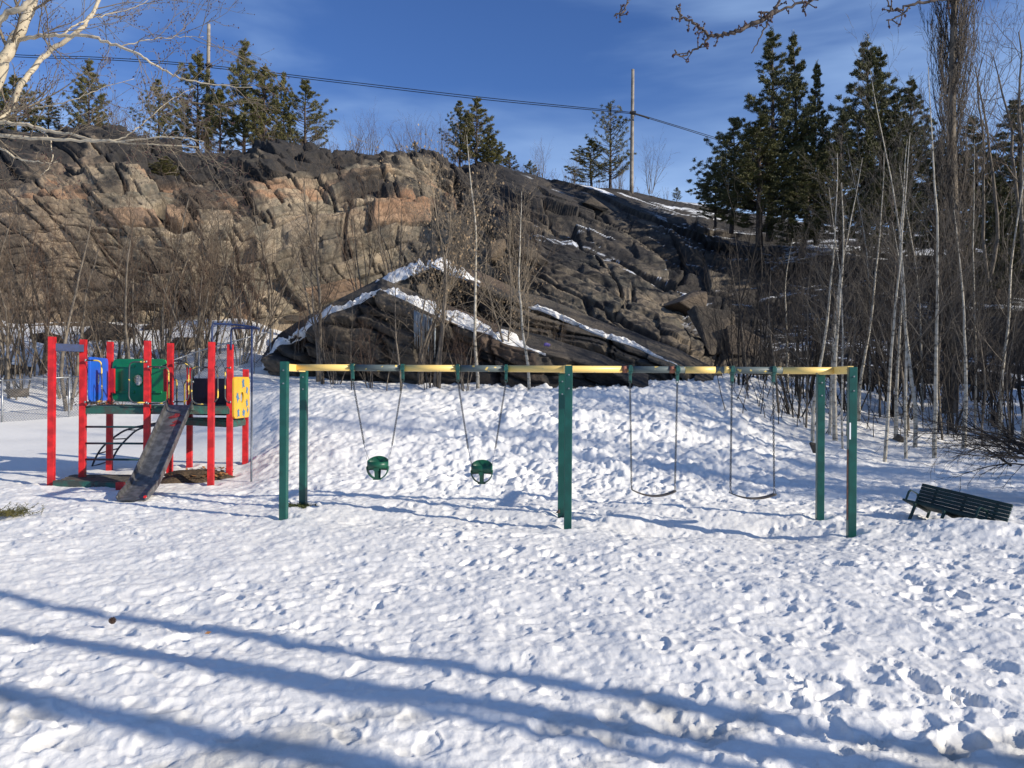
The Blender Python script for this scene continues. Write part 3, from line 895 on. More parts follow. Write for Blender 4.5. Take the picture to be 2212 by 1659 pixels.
def bare(seed, P, n_stems, h, rad, spread, thick, bark, twig, keys=0):
    if n_stems == 1: P = dict(P, T=[])
    r = random.Random(seed); S = []; tips = []
    for k in range(n_stems):
        a = r.uniform(0, 6.28); sp = spread*r.uniform(.3, 1) if n_stems > 1 else spread*r.uniform(0, .4)
        d = unit(np.array([math.cos(a)*sp, math.sin(a)*sp, 1]))
        grow(S, r, np.array([math.cos(a)*.06*n_stems*.3, math.sin(a)*.06*n_stems*.3, -.1]), d, h*r.uniform(.7, 1.05), rad*r.uniform(.6, 1.0), 0, P, tips)
    ex = None
    if keys:
        pts = [t[0] for t in r.sample(tips, min(keys, len(tips)))]
        V, Fc = leaf_quads(pts, .07, r)
        me = fast_mesh('dry_seeds', V, Fc); me.materials.append(M['key']); ex = ('dry_seeds', me)
    return proto('t', S, thick, bark, twig, ex, P.get('T'))

# heights are 1 m, scaled on placing would scale twigs too; so build at real heights
BIRCH = [bare(20+i, P_BIRCH, 1, 8.5, .062, .12, .011, M['birch'], M['twig_birch']) for i in range(4)]
CBIRCH = [bare(30+i, dict(P_BIRCH, kids=[26, 6, 3], start=[.2, .15, .15]), 1, 8.5, .06, .12, .011, M['birch'], M['birch_twig']) for i in range(2)]
THIN = [bare(40+i, P_THIN, 1, 5.0, .035, .15, .012, M['bark_grey'], M['twig_mid']) for i in range(4)]
CTREE = [bare(60+i, P_MAPLE, 3, 6.2, .06, .22, .022, M['bark_grey'], M['birch_twig'], 700) for i in range(3)]
SHRUBD = [bare(180+i, P_SHRUB, 9, 4.2, .028, .42, .014, M['twig_shade'], M['twig_shade']) for i in range(3)]
SHRUB = [bare(80+i, P_SHRUB, 9, 4.2, .030, .42, .014, M['bark_grey'], M['twig_red'] if i % 2 else M['twig']) for i in range(6)]
THICKTREE = [bare(100+i, P_MAPLE, 2, 6.5, .07, .25, .022, M['bark_grey'], M['twig']) for i in range(3)]
P_TALL2 = dict(P_TALL, start=[.3, .15, .15], ratio=[.20, .45, .45], wob=[.02, .1, .14, .2], kids=[26, 8, 4])
TALL2 = [bare(130+i, P_TALL2, 1, 15, .14, .03, .05, M['bark_grey'], M['twig']) for i in range(2)]
TALL = [bare(120+i, P_TALL, 1, 19, .24, .0, .05, M['bark_grey'], M['twig']) for i in range(3)]

def pine_proto(seed, H, Rm, dens=1.0, needle='needle', bare_base=.10, shape=1.0, clump=.11, spire=.25):
    r = random.Random(seed)
    T = []
    n = 14
    P0 = np.array([0, 0, -.2]); bend = [r.gauss(0, .01)*H, r.gauss(0, .01)*H]
    tr = []
    for i in range(n+1):
        t = i/n
        tr.append(np.array([bend[0]*math.sin(t*3), bend[1]*math.sin(t*2.3), -.2+(H+.2)*t]))
    rad = .013*H+.02
    for i in range(n): T.append([*tr[i], *tr[i+1], rad*(1-i/n)+.012, rad*(1-(i+1)/n)+.010])
    B, C = [], []
    z = bare_base*H
    while z < H*.985:
        t = z/H
        env = (1-t)**(.75*shape)
        if t > 1-spire: env *= .62
        R = Rm*min(1, env*1.4)*min(1, .6+t/.2*.4)+.10
        for k in range(r.choice((4, 5, 6)) if t < .75 else 4):
            a = r.uniform(0, 6.28); L = R*(r.uniform(.6, 1.15) if r.random() < .9 else 1.3)
            d = np.array([math.cos(a), math.sin(a), r.uniform(-.05, .35)+.35*t])
            i = min(int((z+.2)/(H+.2)*n), n-1)
            p = tr[i]+(tr[i+1]-tr[i])*(((z+.2)/(H+.2)*n)-i)
            m = max(2, int(L/.33))
            q = p; d = unit(d)
            for j in range(m):
                d = unit(d+np.array([r.gauss(0, .1), r.gauss(0, .1), .10]))
                q2 = q+d*L/m
                B.append([*q, *q2, .02*(1-j/m)+.006, .02*(1-(j+1)/m)+.005])
                if j/m >= .12 or L < .6:
                    for c in range(int(4*dens+r.random())):
                        off = unit(np.array([r.gauss(0, 1), r.gauss(0, 1), r.gauss(0, .5)+.3]))*r.uniform(.02, .17*min(1, L+.2))
                        C.append((q2+off, unit(off+d*.6+np.array([0, 0, .5]))))
                q = q2
            C.append((q, unit(d+np.array([0, 0, .8]))))
        z += r.uniform(.17, .30)*(1.0 if H < 8 else 1.3)
    for k in range(5): C.append((np.array([0, 0, H*(.985+.01*k)-.1])+tr[-1]*np.array([1, 1, 0]), np.array([0, 0, 1.0])))
    C0 = np.array([c[0] for c in C]); D0 = np.array([c[1] for c in C])
    rr = np.random.default_rng(seed)
    m = 14
    base = np.repeat(C0, m, 0)+rr.normal(0, .035, (len(C0)*m, 3)); dirv = np.repeat(D0, m, 0)+rr.normal(0, .55, (len(C0)*m, 3))
    dirv /= np.linalg.norm(dirv, axis=1)[:, None]
    side = np.cross(dirv, rr.normal(0, 1, dirv.shape)); side /= np.linalg.norm(side, axis=1)[:, None]
    ln = clump*rr.uniform(.7, 1.2, len(base))[:, None]; wd = clump*.10
    V = np.stack([base-side*wd*.6, base+side*wd*.6, base+dirv*ln*.6+side*wd, base+dirv*ln, base+dirv*ln*.6-side*wd], 1)
    ix = (np.arange(len(base))*5)[:, None]
    tris = np.concatenate([ix+np.array([0, 1, 2]), ix+np.array([0, 2, 4]), ix+np.array([4, 2, 3])])
    me = fast_mesh('crown', V.reshape(-1, 3), None, tris); me.materials.append(M[needle])
    tm = segs_mesh('trunk', T, 8); tm.materials.append(M['pinebark'])
    bmh = segs_mesh('branches', B, 3); bmh.materials.append(M['pinebark'])
    return [('trunk', tm), ('branches', bmh), ('crown', me)]

PINE = [pine_proto(201, 6.5, 1.75, 2.3), pine_proto(202, 6.5, 1.5, 2.4), pine_proto(203, 6.5, 1.9, 1.4, bare_base=.16), pine_proto(204, 6.5, 1.35, 2.3)]
BIGPINE = [pine_proto(211, 11, 2.3, 2.0, 'needle2', clump=.125, shape=1.2, spire=.35), pine_proto(212, 11, 2.0, 2.0, 'needle2', clump=.125, shape=1.2, spire=.35), pine_proto(213, 11, 2.6, 2.0, 'needle2', clump=.125, shape=1.2, spire=.3)]
SPARSE = pine_proto(221, 6.0, 1.7, .55, bare_base=.12, shape=.6)

def pine(px, ytop, ybase, Y, pr, H0, label, hw=None, R0=1.7, rz=0, group='pines on the hill'):
    base = at(px, ybase, Y); h = (ybase-ytop)/F*Y
    base[2] -= .15
    w = (hw/F*Y)/R0 if hw else h/H0
    return place(pr, 'pine_tree', label, 'pine tree', base, h/H0, rz, w, group)
for a in [
 (32, 158, 320, 45, PINE[0], 6.5, 'bushy pine at the far left edge of the cliff top', 62),
 (105, 205, 315, 46, PINE[3], 6.5, 'short pine between the two leftmost cliff top pines', 40),
 (190, 125, 315, 45, PINE[1], 6.5, 'lone dark pine above the left cliff behind birch branches', 50),
 (340, 168, 340, 46, PINE[2], 6.5, 'thin open pine left of the wooden pole', 52),
 (427, 108, 345, 47, PINE[0], 6.5, 'full pine directly behind the left wooden pole', 58),
 (475, 190, 345, 45, PINE[3], 6.5, 'short filler pine just right of the left wooden pole', 45),
 (526, 84, 345, 46, PINE[1], 6.5, 'tallest pine of the left cliff top group', 60),
 (572, 138, 345, 45, PINE[0], 6.5, 'broad pine right of the tallest cliff top pine', 62),
 (612, 152, 345, 46.5, PINE[3], 6.5, 'narrow pine leader in the right part of the left group', 36),
 (662, 170, 350, 46, PINE[2], 6.5, 'rightmost pine of the left cliff top group', 60),
 (357, 332, 392, 40, PINE[3], 6.5, 'low bushy pine growing on the cliff edge', 42),
 (1028, 208, 372, 48, PINE[1], 6.5, 'tall dense pine on the skyline above the centre swings', 58),
 (992, 214, 368, 48.5, PINE[2], 6.5, 'thinner pine leaning out left of the dense skyline pine', 42),
 (1062, 285, 376, 48, PINE[0], 6.5, 'low pine on the right flank of the dense skyline pine', 36),
 (1100, 322, 386, 49, PINE[3], 6.5, 'small pine right of the dense skyline pine', 26),
 (1145, 342, 388, 50, PINE[1], 6.5, 'very small pine among bare twigs on the skyline', 20),
 (895, 300, 352, 46, PINE[3], 6.5, 'small pine half hidden in pale brush on the cliff top', 16),
 (1318, 224, 405, 51, SPARSE, 6.0, 'open crowned pine left of the right wooden pole', 56),
 (1279, 300, 408, 51, PINE[2], 6.5, 'shorter pine beside the open crowned pine', 50),
 (1462, 400, 432, 55, PINE[3], 6.5, 'tiny pine alone on the dark rock skyline', 13),
 (1580, 252, 490, 44, PINE[2], 6.5, 'slanting edge pine at the left end of the right wood', 78),
 (1545, 345, 480, 45, PINE[0], 6.5, 'low bushy pine left of the right wood on the rocks', 45),
 (1662, 62, 505, 42, BIGPINE[0], 11, 'tallest spire shaped pine of the right wood', 82),
 (1705, 74, 505, 42.6, BIGPINE[1], 11, 'second spire pine just right of the tallest', 66),
 (1640, 240, 520, 40, BIGPINE[2], 11, 'broad lower pine in front of the tallest spire', 85),
 (1762, 132, 515, 42, BIGPINE[1], 11, 'slim spire pine between the two tall pairs', 50),
 (1868, 80, 530, 41, BIGPINE[2], 11, 'full tall pine in the middle of the right wood', 88),
 (1896, 104, 530, 41.6, BIGPINE[0], 11, 'twin top pine touching the full middle pine', 70),
 (1820, 240, 540, 39, BIGPINE[0], 11, 'lower pine in front of the middle pair', 75),
 (1968, 166, 540, 40, BIGPINE[2], 11, 'rounded pine left of the columnar poplar', 72),
 (2095, 250, 560, 38, BIGPINE[1], 11, 'dark pine right of the columnar poplar', 80),
 (2195, 205, 570, 36, BIGPINE[2], 11, 'large dark pine at the right edge', 105),
 (2030, 300, 560, 38, BIGPINE[0], 11, 'dark pine directly behind the columnar poplar', 80),
 (1730, 330, 545, 38, BIGPINE[1], 11, 'low dark pine under the spire pines', 75),
 (1930, 330, 575, 36, BIGPINE[0], 11, 'low dark pine in front of the rounded pine', 80),
 (2150, 380, 640, 33, BIGPINE[1], 11, 'dark pine low on the right slope', 85),
 (2235, 330, 660, 31, BIGPINE[0], 11, 'nearest dark pine cut by the right edge', 95),
]:
    pine(*a, rz=rng.uniform(0, 6.28))

# trees out of frame to the right and behind, whose shadows cross the snow
def perp(p, t): return (.42*p+.907*t, .907*p-.42*t)
for i, (p, t, sc_, w_, lean, lab) in enumerate([(4.52, 10.5, 1, .62, 0, 'tall bare tree right of the camera throwing the longest shadow'),
        (4.72, 9.5, .95, .66, .146, 'tall leaning bare tree throwing the middle foreground shadow'),
        (4.0, 10, .97, .64, .165, 'tall leaning bare tree throwing the nearest foreground shadow'),
        (3.95, 11.5, .85, .4, .03, 'thinner bare tree between the two with the longest shadows')]):
    x, y = perp(p, t)
    o = place(TALL[i % 3], 'bare_tree', lab, 'tree', (x, y, .1), sc_, w=w_, group='tall trees right of the camera')
    o.rotation_euler = Vector((-.42*lean, -.907*lean, 1)).to_track_quat('Z', 'Y').to_euler()
for i, (p, t, h, k) in enumerate([(15.1, 19, .9, 1), (17.4, 25, 1.1, 2), (23.5, 30, 1.3, 0), (26, 27, 1.4, 2), (28.5, 31, 1.5, 1), (31, 27, 1.4, 0), (33.5, 32, 1.5, 2), (36, 28, 1.4, 1), (39, 33, 1.4, 0), (42, 29, 1.4, 2), (25, 36, 1.6, 2), (30, 37, 1.7, 0), (35, 38, 1.7, 1), (40, 24, 1.3, 2), (45, 28, 1.5, 0), (27.5, 22, 1.2, 1)]):
    x, y = perp(p, t)
    place(BIGPINE[k], 'pine_tree', 'pine beyond the right edge whose shadow falls across snow and hillside', 'pine tree', (x, y, .3), h, i*1.3, group='pines beyond the right edge')
for i, (p, t) in enumerate([(15.6, 20), (17.2, 22), (19.0, 21), (20.6, 23), (22.0, 21.5), (13.9, 23), (14.8, 16), (16.4, 17.5), (18.1, 18), (19.8, 17), (21.3, 25)]):
    x, y = perp(p, t)
    place(TALL2[i % 2], 'bare_tree', 'bare tree beyond the right edge shading the snow slope', 'tree', (x, y, .3), 1.0, i*2.1, group='bare trees beyond the right edge')

def on_ground(px, Y, dz=-.03):
    x = (px-CX)/F*Y
    return (x, Y, gz(x, Y)+dz)

# right wood: birches (px at foot, Y, height scale)
birches = [
 (1757, 18.5, .80, 'pale leaning birch just left of the rear right swing leg'),
 (1790, 19.5, .88, 'slender birch rising directly right of the rear right swing leg'),
 (1806, 18.7, 1.02, 'stout pale birch between the two right swing legs'),
 (1822, 18.0, .70, 'thin birch hugging the front right swing leg'),
 (1856, 21.0, .85, 'birch behind the top of the front right swing leg'),
 (1911, 17.0, .86, 'slim birch standing forward in the snow right of the swings'),
 (1938, 19.5, .90, 'thin birch directly left of the thickest birch'),
 (1957, 17.6, 1.0, 'thickest birch above the dark stone in the snow'),
 (1976, 18.8, .9, 'twin stem birch right of the thickest birch'),
 (2020, 17.5, 1.05, 'bright straight birch above the bench'),
 (2083, 18.4, .92, 'forked birch right of the poplar foot'),
 (2104, 20.5, .85, 'thin birch in the shaded part of the right wood'),
 (2160, 20.0, .92, 'birch above the leaning brush near the right edge'),
 (2205, 19.0, 1.06, 'birch cut by the right edge of the view'),
 (1700, 24.0, .75, 'birch sapling over the dark boulders left of the wood'),
 (1880, 24.0, .9, 'far birch in the gap between stout birches'),
 (2060, 23.5, .95, 'far birch at the foot of the poplar'),
 (1995, 23.0, .9, 'far birch behind the bright straight birch'),
]
for i, (px, Y, h, lab) in enumerate(birches):
    o = place(BIRCH[i % 4], 'birch_tree', lab, 'birch', on_ground(px, Y), h, rng.uniform(0, 6.28), w=h*.95, group='birches of the right wood')

# thin saplings and shrubs of the right wood
R_SHRUB = []
for i, px in enumerate([1590, 1640, 1665, 1715, 1735, 1775, 1840, 1870, 1895, 1925, 1950, 1990, 2010, 2045, 2075, 2110, 2135, 2170, 2195, 2230]):
    if i % 3 == 2: continue
    Y = [23.5, 25, 22.5, 21, 23, 24, 22, 25.5, 20.5, 24, 22, 21, 25, 20.5, 22.5, 24.5, 21.5, 23, 20, 21.5][i]
    side = ['left', 'left', 'left', 'left', 'left'][0]
    pos = ['at the left border of the right wood', 'left of the birches over dark rocks', 'beside the dark boulder left of the birches', 'just left of the leaning birch', 'behind the rear right swing leg', 'behind the slender birch', 'in the gap right of the swing set', 'behind the swing set and slim birch', 'left of the slim forward birch', 'between slim and thickest birch', 'behind the thickest birch', 'left of the bright straight birch', 'behind the bright straight birch', 'at the foot of the columnar poplar', 'left of the forked birch', 'right of the forked birch', 'left of the leaning brush', 'behind the leaning brush', 'at the right edge among brush', 'half out of view at the right edge'][i]
    place(SHRUBD[i % 3], 'bare_shrub', 'many stemmed leafless shrub '+pos, 'shrub', on_ground(px, Y), rng.uniform(.95, 1.35), rng.uniform(0, 6.28), group='shrubs of the right wood')
for i, (px, Y, h, pos) in enumerate([(1615, 22.5, 1.1, 'over the last boulder of the hillside'), (1685, 21, 1.0, 'left of the shrubs beside the leaning birch'), (1740, 20, 1.15, 'leaning left of the right swing legs'), (1832, 19.5, 1.1, 'in front of the gap right of the swings'),
                                 (1900, 22, 1.3, 'behind the slim forward birch'), (1966, 20.5, 1.2, 'crossing the thickest birch'), (2040, 19.5, 1.2, 'in front of the poplar'), (2125, 18.7, 1.0, 'above the leaning brush'), (2180, 17.5, .9, 'near the right edge above the bench')]):
    place(THIN[i % 4], 'sapling', 'thin leafless sapling '+pos, 'sapling', on_ground(px, Y), h, rng.uniform(0, 6.28), group='saplings of the right wood')

# columnar poplar
def poplar():
    r = random.Random(5); S = []
    H = 17.0
    tr = smooth_path([np.array([0, 0, -.2]), np.array([.1, 0, 4]), np.array([.0, 0, 8]), np.array([.05, 0, 12]), np.array([0, 0, H])], 6)
    for i in range(len(tr)-1):
        t = i/len(tr); S.append([*tr[i], *tr[i+1], (.2*(1-t)+.02), .2*(1-t-1/len(tr))+.02])
    PP = dict(n=[12, 6, 4], wob=[.05, .10, .14], up=[.16, .22, .1], taper=[.15, .3, .4], kids=[16, 4], start=[.1, .2], ang=[.32, .35], ratio=[.26, .4], shrink=[.3, .3], rr=[.4, .6], rmin=.007)
    for k in range(170):
        z = 1.2+(H-3)*r.random()**.9
        a = r.uniform(0, 6.28)
        i = int(z/H*(len(tr)-1))
        grow(S, r, tr[i], unit(np.array([math.cos(a)*.42, math.sin(a)*.42, 1])), r.uniform(1.8, 4.0)*(1.15-.4*z/H), r.uniform(.008, .022), 0, PP)
    return proto('p', S, .03, M['bark_grey'], M['twig_mid'])
x, y, z = on_ground(2052, 23)
place(poplar(), 'poplar_tree', 'very tall columnar bare poplar rising out of the top of the view', 'poplar', (x, y, z), 1.0, 0)
x, y, z = on_ground(2240, 30)
place(THICKTREE[0], 'bare_tree', 'bare spreading tree against the sky at the right edge', 'tree', at(2215, 560, 30), 1.35, 1.0)
place(THICKTREE[1], 'bare_tree', 'bare pale tree reaching into the sky right of the poplar', 'tree', at(2135, 600, 30), 1.15, 2.0)

# centre clump in front of the rock prow
centre = [
 (686, 24.2, .88, THICKTREE[0], 'two stemmed bare tree left of the rock prow'),
 (700, 23.6, .72, THICKTREE[1], 'crooked grey tree at the left foot of the rock prow'),
 (836, 21.6, .62, THIN[0], 'leaning slim sapling above the first bucket swing'),
 (866, 21.3, .95, THIN[1], 'slim reddish sapling above the first bucket swing chain'),
 (905, 22.5, .85, CTREE[0], 'multi stemmed bare maple left of centre'),
 (944, 21.4, 1.0, CTREE[1], 'seed laden multi stemmed maple in the centre clump'),
 (1034, 21.6, .98, CBIRCH[1], 'straight pale tree in the centre clump'),
 (1142, 21.4, .90, CBIRCH[0], 'tall slender pale tree rising right of centre above the rocks'),
 (1100, 22.8, .75, CTREE[2], 'bare maple left of the tall slender pale tree'),
 (760, 22.0, .72, THIN[2], 'thin sapling against the dark prow face'),
]
for px, Y, h, pr, lab in centre:
    place(pr, 'bare_tree', lab, 'tree', on_ground(px, Y), h, rng.uniform(0, 6.28), group='bare trees at the rock prow')
for i, (px, Y, h, lab) in enumerate([(725, 23.2, .55, 'low bare bush at the left of the prow face'), (800, 22.4, .45, 'low twiggy bush under the prow'), (925, 21.6, .5, 'thicket of thin stems between the centre trees'),
                                 (1005, 21.3, .5, 'bunch of thin stems left of the straight pale tree'), (1190, 24, .6, 'bare bush on the rock ledge right of the slender tree'),
                                 (640, 26, .7, 'bare bush on the snow left of the prow'), (860, 30, 1.15, 'brown bush against the tan cliff'), (780, 31, 1.1, 'brown bush at the foot of the tan cliff'), (1120, 31, 1.0, 'brown bush on the rocks behind the slender tree')]):
    place(SHRUB[i % 6], 'bare_shrub', lab, 'shrub', (on_ground(px, Y) if Y < 29 else tuple(at(px, 640, Y))), h, rng.uniform(0, 6.28), group='bushes round the rock prow')

# left thicket below the cliff
names = ['at the left edge', 'second from the left edge', 'third from the left edge', 'left of the first red post', 'directly over the first red post', 'over the blue crossboard', 'over the second red post', 'right of the second red post', 'over the blue panel', 'over the third red post',
         'left of the fourth red post', 'over the green panel', 'over the fourth red post', 'over the fifth red post', 'over the slide top', 'left of the blue overhead rail', 'over the blue overhead rail', 'right of the blue overhead rail', 'over the yellow panel', 'between play structure and rock prow']
for i in range(0, 20, 1):
    if i % 3 == 1: continue
    px = -10+i*31+rng.uniform(-8, 8); Y = [28.5, 31.5, 26.8][i % 3]+rng.uniform(-.6, .6)
    place(SHRUB[i % 6], 'bare_shrub', 'leafless brown shrub below the cliff, '+names[i], 'shrub', on_ground(px, Y), rng.uniform(.95, 1.45), rng.uniform(0, 6.28), group='shrubs of the left thicket')
for i, (px, Y, h, lab) in enumerate([(22, 26.5, .85, 'grey tree at the left edge behind the fence'), (148, 25.2, .95, 'pale tree rising beside the second red post'), (285, 26.5, .9, 'dark forked tree behind the fourth red post'), (345, 27, .95, 'dark tree rising behind the fifth red post'),
                                 (95, 29, .9, 'bare tree left of the first red post'), (215, 30, .9, 'bare tree above the blue panel'), (440, 29, .85, 'bare tree above the slide'), (520, 29, .8, 'bare tree left of the far fence post'), (-60, 27, 1.0, 'bare tree cut by the left edge'), (585, 28.5, .8, 'bare tree beyond the far fence post')]):
    place(THICKTREE[i % 3], 'bare_tree', lab, 'tree', on_ground(px, Y), h, rng.uniform(0, 6.28), group='trees of the left thicket')

# brush on the skyline
for i, (px, py, Y, h, lab) in enumerate([(765, 345, 46, .55, 'thin pale bush on the cliff top right of the left pines'), (800, 345, 46, .6, 'thin bare bush alone on the cliff top'), (875, 350, 45, .6, 'pinkish brush on the cliff top'), (915, 352, 45, .62, 'pinkish brush left of the skyline pines'), (950, 356, 46, .6, 'brush touching the skyline pines'),
                                     (1170, 385, 49, .5, 'bare bush right of the smallest skyline pine'), (1340, 408, 51, .5, 'bare bush under the open crowned pine'), (1405, 415, 53, .75, 'round bare bush right of the right wooden pole'), (690, 345, 45, .6, 'bush at the right end of the left pines'),
                                     (450, 350, 44, .55, 'pale bush at the foot of the left wooden pole'), (580, 350, 44, .55, 'pale bush below the tall left pines'), (250, 300, 42, .5, 'pale bush on the dark left cliff top'), (1240, 395, 50, .4, 'low bush on the dark skyline')]):
    place(SHRUB[(i+2) % 6], 'bare_shrub', lab, 'shrub', tuple(at(px, py, Y)), h, rng.uniform(0, 6.28), group='brush on the skyline')

# twig litter: brush nobody could count
def brush_mass(name, label, n, fpos, hmin, hmax, m, seed):
    r = random.Random(seed); S = []
    for _ in range(n):
        p = np.array(fpos(r)); d = unit(np.array([r.gauss(0, .35), r.gauss(0, .35), 1]))
        h = r.uniform(hmin, hmax); q = p
        k = 4
        for j in range(k):
            d = unit(d+np.array([r.gauss(0, .12), r.gauss(0, .12), .02])); q2 = q+d*h/k
            S.append([*q, *q2, .011*(1-j/k)+.003, .011*(1-(j+1)/k)+.003])
            if j:
                for _b in range(2):
                    b = unit(d+np.array([r.gauss(0, .5), r.gauss(0, .5), .1]))
                    S.append([*q2, *(q2+b*h*.22), .005, .003])
            q = q2
    me = segs_mesh(name, S, 3)
    return tag(link_mesh(name, me, m), label, kind='stuff')
def fp_left(r):
    px = r.uniform(-60, 600); Y = r.uniform(25.5, 34); return on_ground(px, Y, -.05)
def fp_right(r):
    px = r.uniform(1560, 2300); Y = r.uniform(19.5, 27); return on_ground(px, Y, -.05)
brush_mass('undergrowth', 'thin brown brush under the cliff on the left', 150, fp_left, .6, 2.2, M['twig'], 1)
brush_mass('undergrowth', 'thin brown brush between the trunks of the right wood', 260, fp_right, .6, 2.4, M['twig_shade'], 2)
def fp_c(r):
    px = r.uniform(1560, 2300); v = r.uniform(1.0, 4.6); p = cliff_at(px, v); return p-np.array([0, 0, .1])
brush_mass('undergrowth', 'bare brush covering the rocky hillside on the right', 260, fp_c, .8, 3.0, M['twig_shade'], 3)
def fp_top(r):
    px = r.uniform(200, 1450); p = cliff_at(px, 5+r.uniform(.02, .35)); return p-np.array([0, 0, .1])
brush_mass('undergrowth', 'thin grass and twigs along the cliff top', 500, fp_top, .35, 1.1, M['twig_red'], 4)

# ------------------------------------------------------------------ near birch at the left, its branches reach in from the top left
def near_tree(name, label, cat, limbs, Y0, bark, twig, base, seed, twigs, buds, twig_len, bud_r, tmat, maple=False):
    r = random.Random(seed)
    root = thing(name, label, cat, base)
    mb = MB(); S = []; budpts = []
    for pts, r0, r1, nt_ in limbs:
        if not maple: nt_ = int(nt_*.5); r0 *= .7; r1 *= .7
        P3 = smooth_path([at(x, y, Y) if not isinstance(x, np.ndarray) else x for x, y, Y in pts], 6)
        m = len(P3)
        P3[1:-1] += np.array([[r.gauss(0, .006) for _ in range(3)] for _ in range(m-2)])
        rad = np.linspace(r0, r1, m)
        mb.tube(P3, rad, 8)
        for k in range(nt_):
            i = r.randrange(1, m-1)
            d = unit(P3[i+1]-P3[i]); sd = unit(np.cross(d, np.array([r.gauss(0, 1), r.gauss(0, 1), r.gauss(0, 1)])))
            nd = unit(d*.7+sd*.75)
            if maple:
                L = r.uniform(.03, .08); q = P3[i]+sd*L
                S.append([*P3[i], *q, .0035, .003]); budpts.append((q, 1))
                if r.random() < .5: budpts.append((P3[i]+sd*L*.6, .7))
            else:
                PPn = dict(n=[7, 5, 3], wob=[.12, .16, .2], up=[.02, .02, .02], taper=[.3, .35, .5], kids=[6, 3], start=[.15, .2], ang=[.6, .6], ratio=[.42, .45], shrink=[.4, .3], rr=[.55, .7], rmin=.0022)
                tips = []
                grow(S, r, P3[i], nd, twig_len*r.uniform(.4, 1.1), max(rad[i]*.38, .004), 0, PPn, tips)
                for (q, dd) in tips: budpts.append((q, 1))
    part('trunk', mb, bark, root, smooth=True)
    me = segs_mesh('twigs', np.array(S)-np.array([*base, *base, 0, 0]), 4 if maple else 3)
    tag(link_mesh('twigs', me, twig, root), kind='stuff')
    if buds:
        V, T = [], []
        octa = np.array([(1,0,0),(-1,0,0),(0,1,0),(0,-1,0),(0,0,1.4),(0,0,-1.4)], float)
        tf = [(0,2,4),(2,1,4),(1,3,4),(3,0,4),(2,0,5),(1,2,5),(3,1,5),(0,3,5)]
        for (p, s) in budpts:
            cnt = 4 if maple else 1
            for _ in range(cnt):
                c = p+np.array([r.gauss(0, .35), r.gauss(0, .35), r.gauss(0, .35)])*bud_r*(2 if maple else .3)
                b = len(V)*0+sum(len(a) for a in V)
                V.append(octa*bud_r*s*r.uniform(.6, 1)+c); T += [(a+b, d+b, e+b) for a, d, e in tf]
        me = fast_mesh('buds', np.vstack(V)-np.array(base), None, T); tag(link_mesh('buds', me, tmat, root), kind='stuff')
    return root
Y = 8.0
gb = (-7.6, 7.8, gz(-7.6, 7.8))
near_tree('birch_tree', 'cream barked birch whose branches fill the top left corner', 'birch', [
  ([(-420, 1300, 8), (-400, 900, 8), (-260, 560, 8), (-110, 320, 8), (-20, 200, 8), (25, 100, 8), (58, 40, 8), (90, -60, 8), (120, -200, 8)], .13, .045, 26),
  ([(-110, 320, 8), (-60, 200, 7.8), (0, 45, 7.7), (45, 18, 7.6), (78, -10, 7.6), (110, -60, 7.6)], .05, .03, 14),
  ([(-110, 330, 8), (-30, 275, 8.1), (20, 238, 8.2), (55, 170, 8.2), (100, 118, 8.3), (165, 70, 8.3), (205, 20, 8.4), (235, -60, 8.4)], .055, .022, 26),
  ([(38, 88, 8), (80, 79, 7.9), (130, 77, 7.8), (200, 81, 7.7), (260, 101, 7.6), (310, 124, 7.5), (360, 155, 7.5), (405, 172, 7.4), (470, 184, 7.4), (545, 188, 7.3)], .030, .004, 34),
  ([(-150, 280, 8), (-40, 262, 7.8), (40, 266, 7.7), (100, 281, 7.6), (160, 292, 7.5), (230, 306, 7.4), (330, 312, 7.3), (430, 318, 7.3)], .034, .004, 30),
  ([(-150, 300, 8), (0, 294, 7.6), (80, 300, 7.5), (170, 303, 7.4), (270, 304, 7.3), (380, 296, 7.2), (440, 306, 7.2)], .032, .004, 26),
  ([(-120, 310, 8), (-10, 318, 7.5), (40, 342, 7.4), (90, 352, 7.3), (125, 350, 7.3)], .018, .004, 14),
  ([(60, 268, 7.7), (100, 292, 7.6), (112, 335, 7.5), (104, 365, 7.5), (88, 380, 7.5)], .010, .003, 6),
  ([(230, 306, 7.4), (280, 290, 7.4), (320, 255, 7.4), (370, 215, 7.4), (420, 190, 7.4)], .010, .003, 12),
  ([(130, 77, 7.8), (180, 45, 7.9), (240, 30, 8), (300, 12, 8), (350, -20, 8)], .012, .004, 16),
  ([(260, 101, 7.6), (320, 85, 7.6), (380, 80, 7.6), (440, 79, 7.6)], .009, .003, 14),
  ([(20, 238, 8.2), (90, 232, 8.1), (160, 215, 8), (220, 190, 8), (290, 170, 8)], .012, .003, 16),
 ], 8, M['birch_limb'], M['birch_twig'], gb, 3, True, True, .85, .0075, M['bud'])
def z8(x, y): return (1289.2+x*.4172, y*.4172, 5.0)
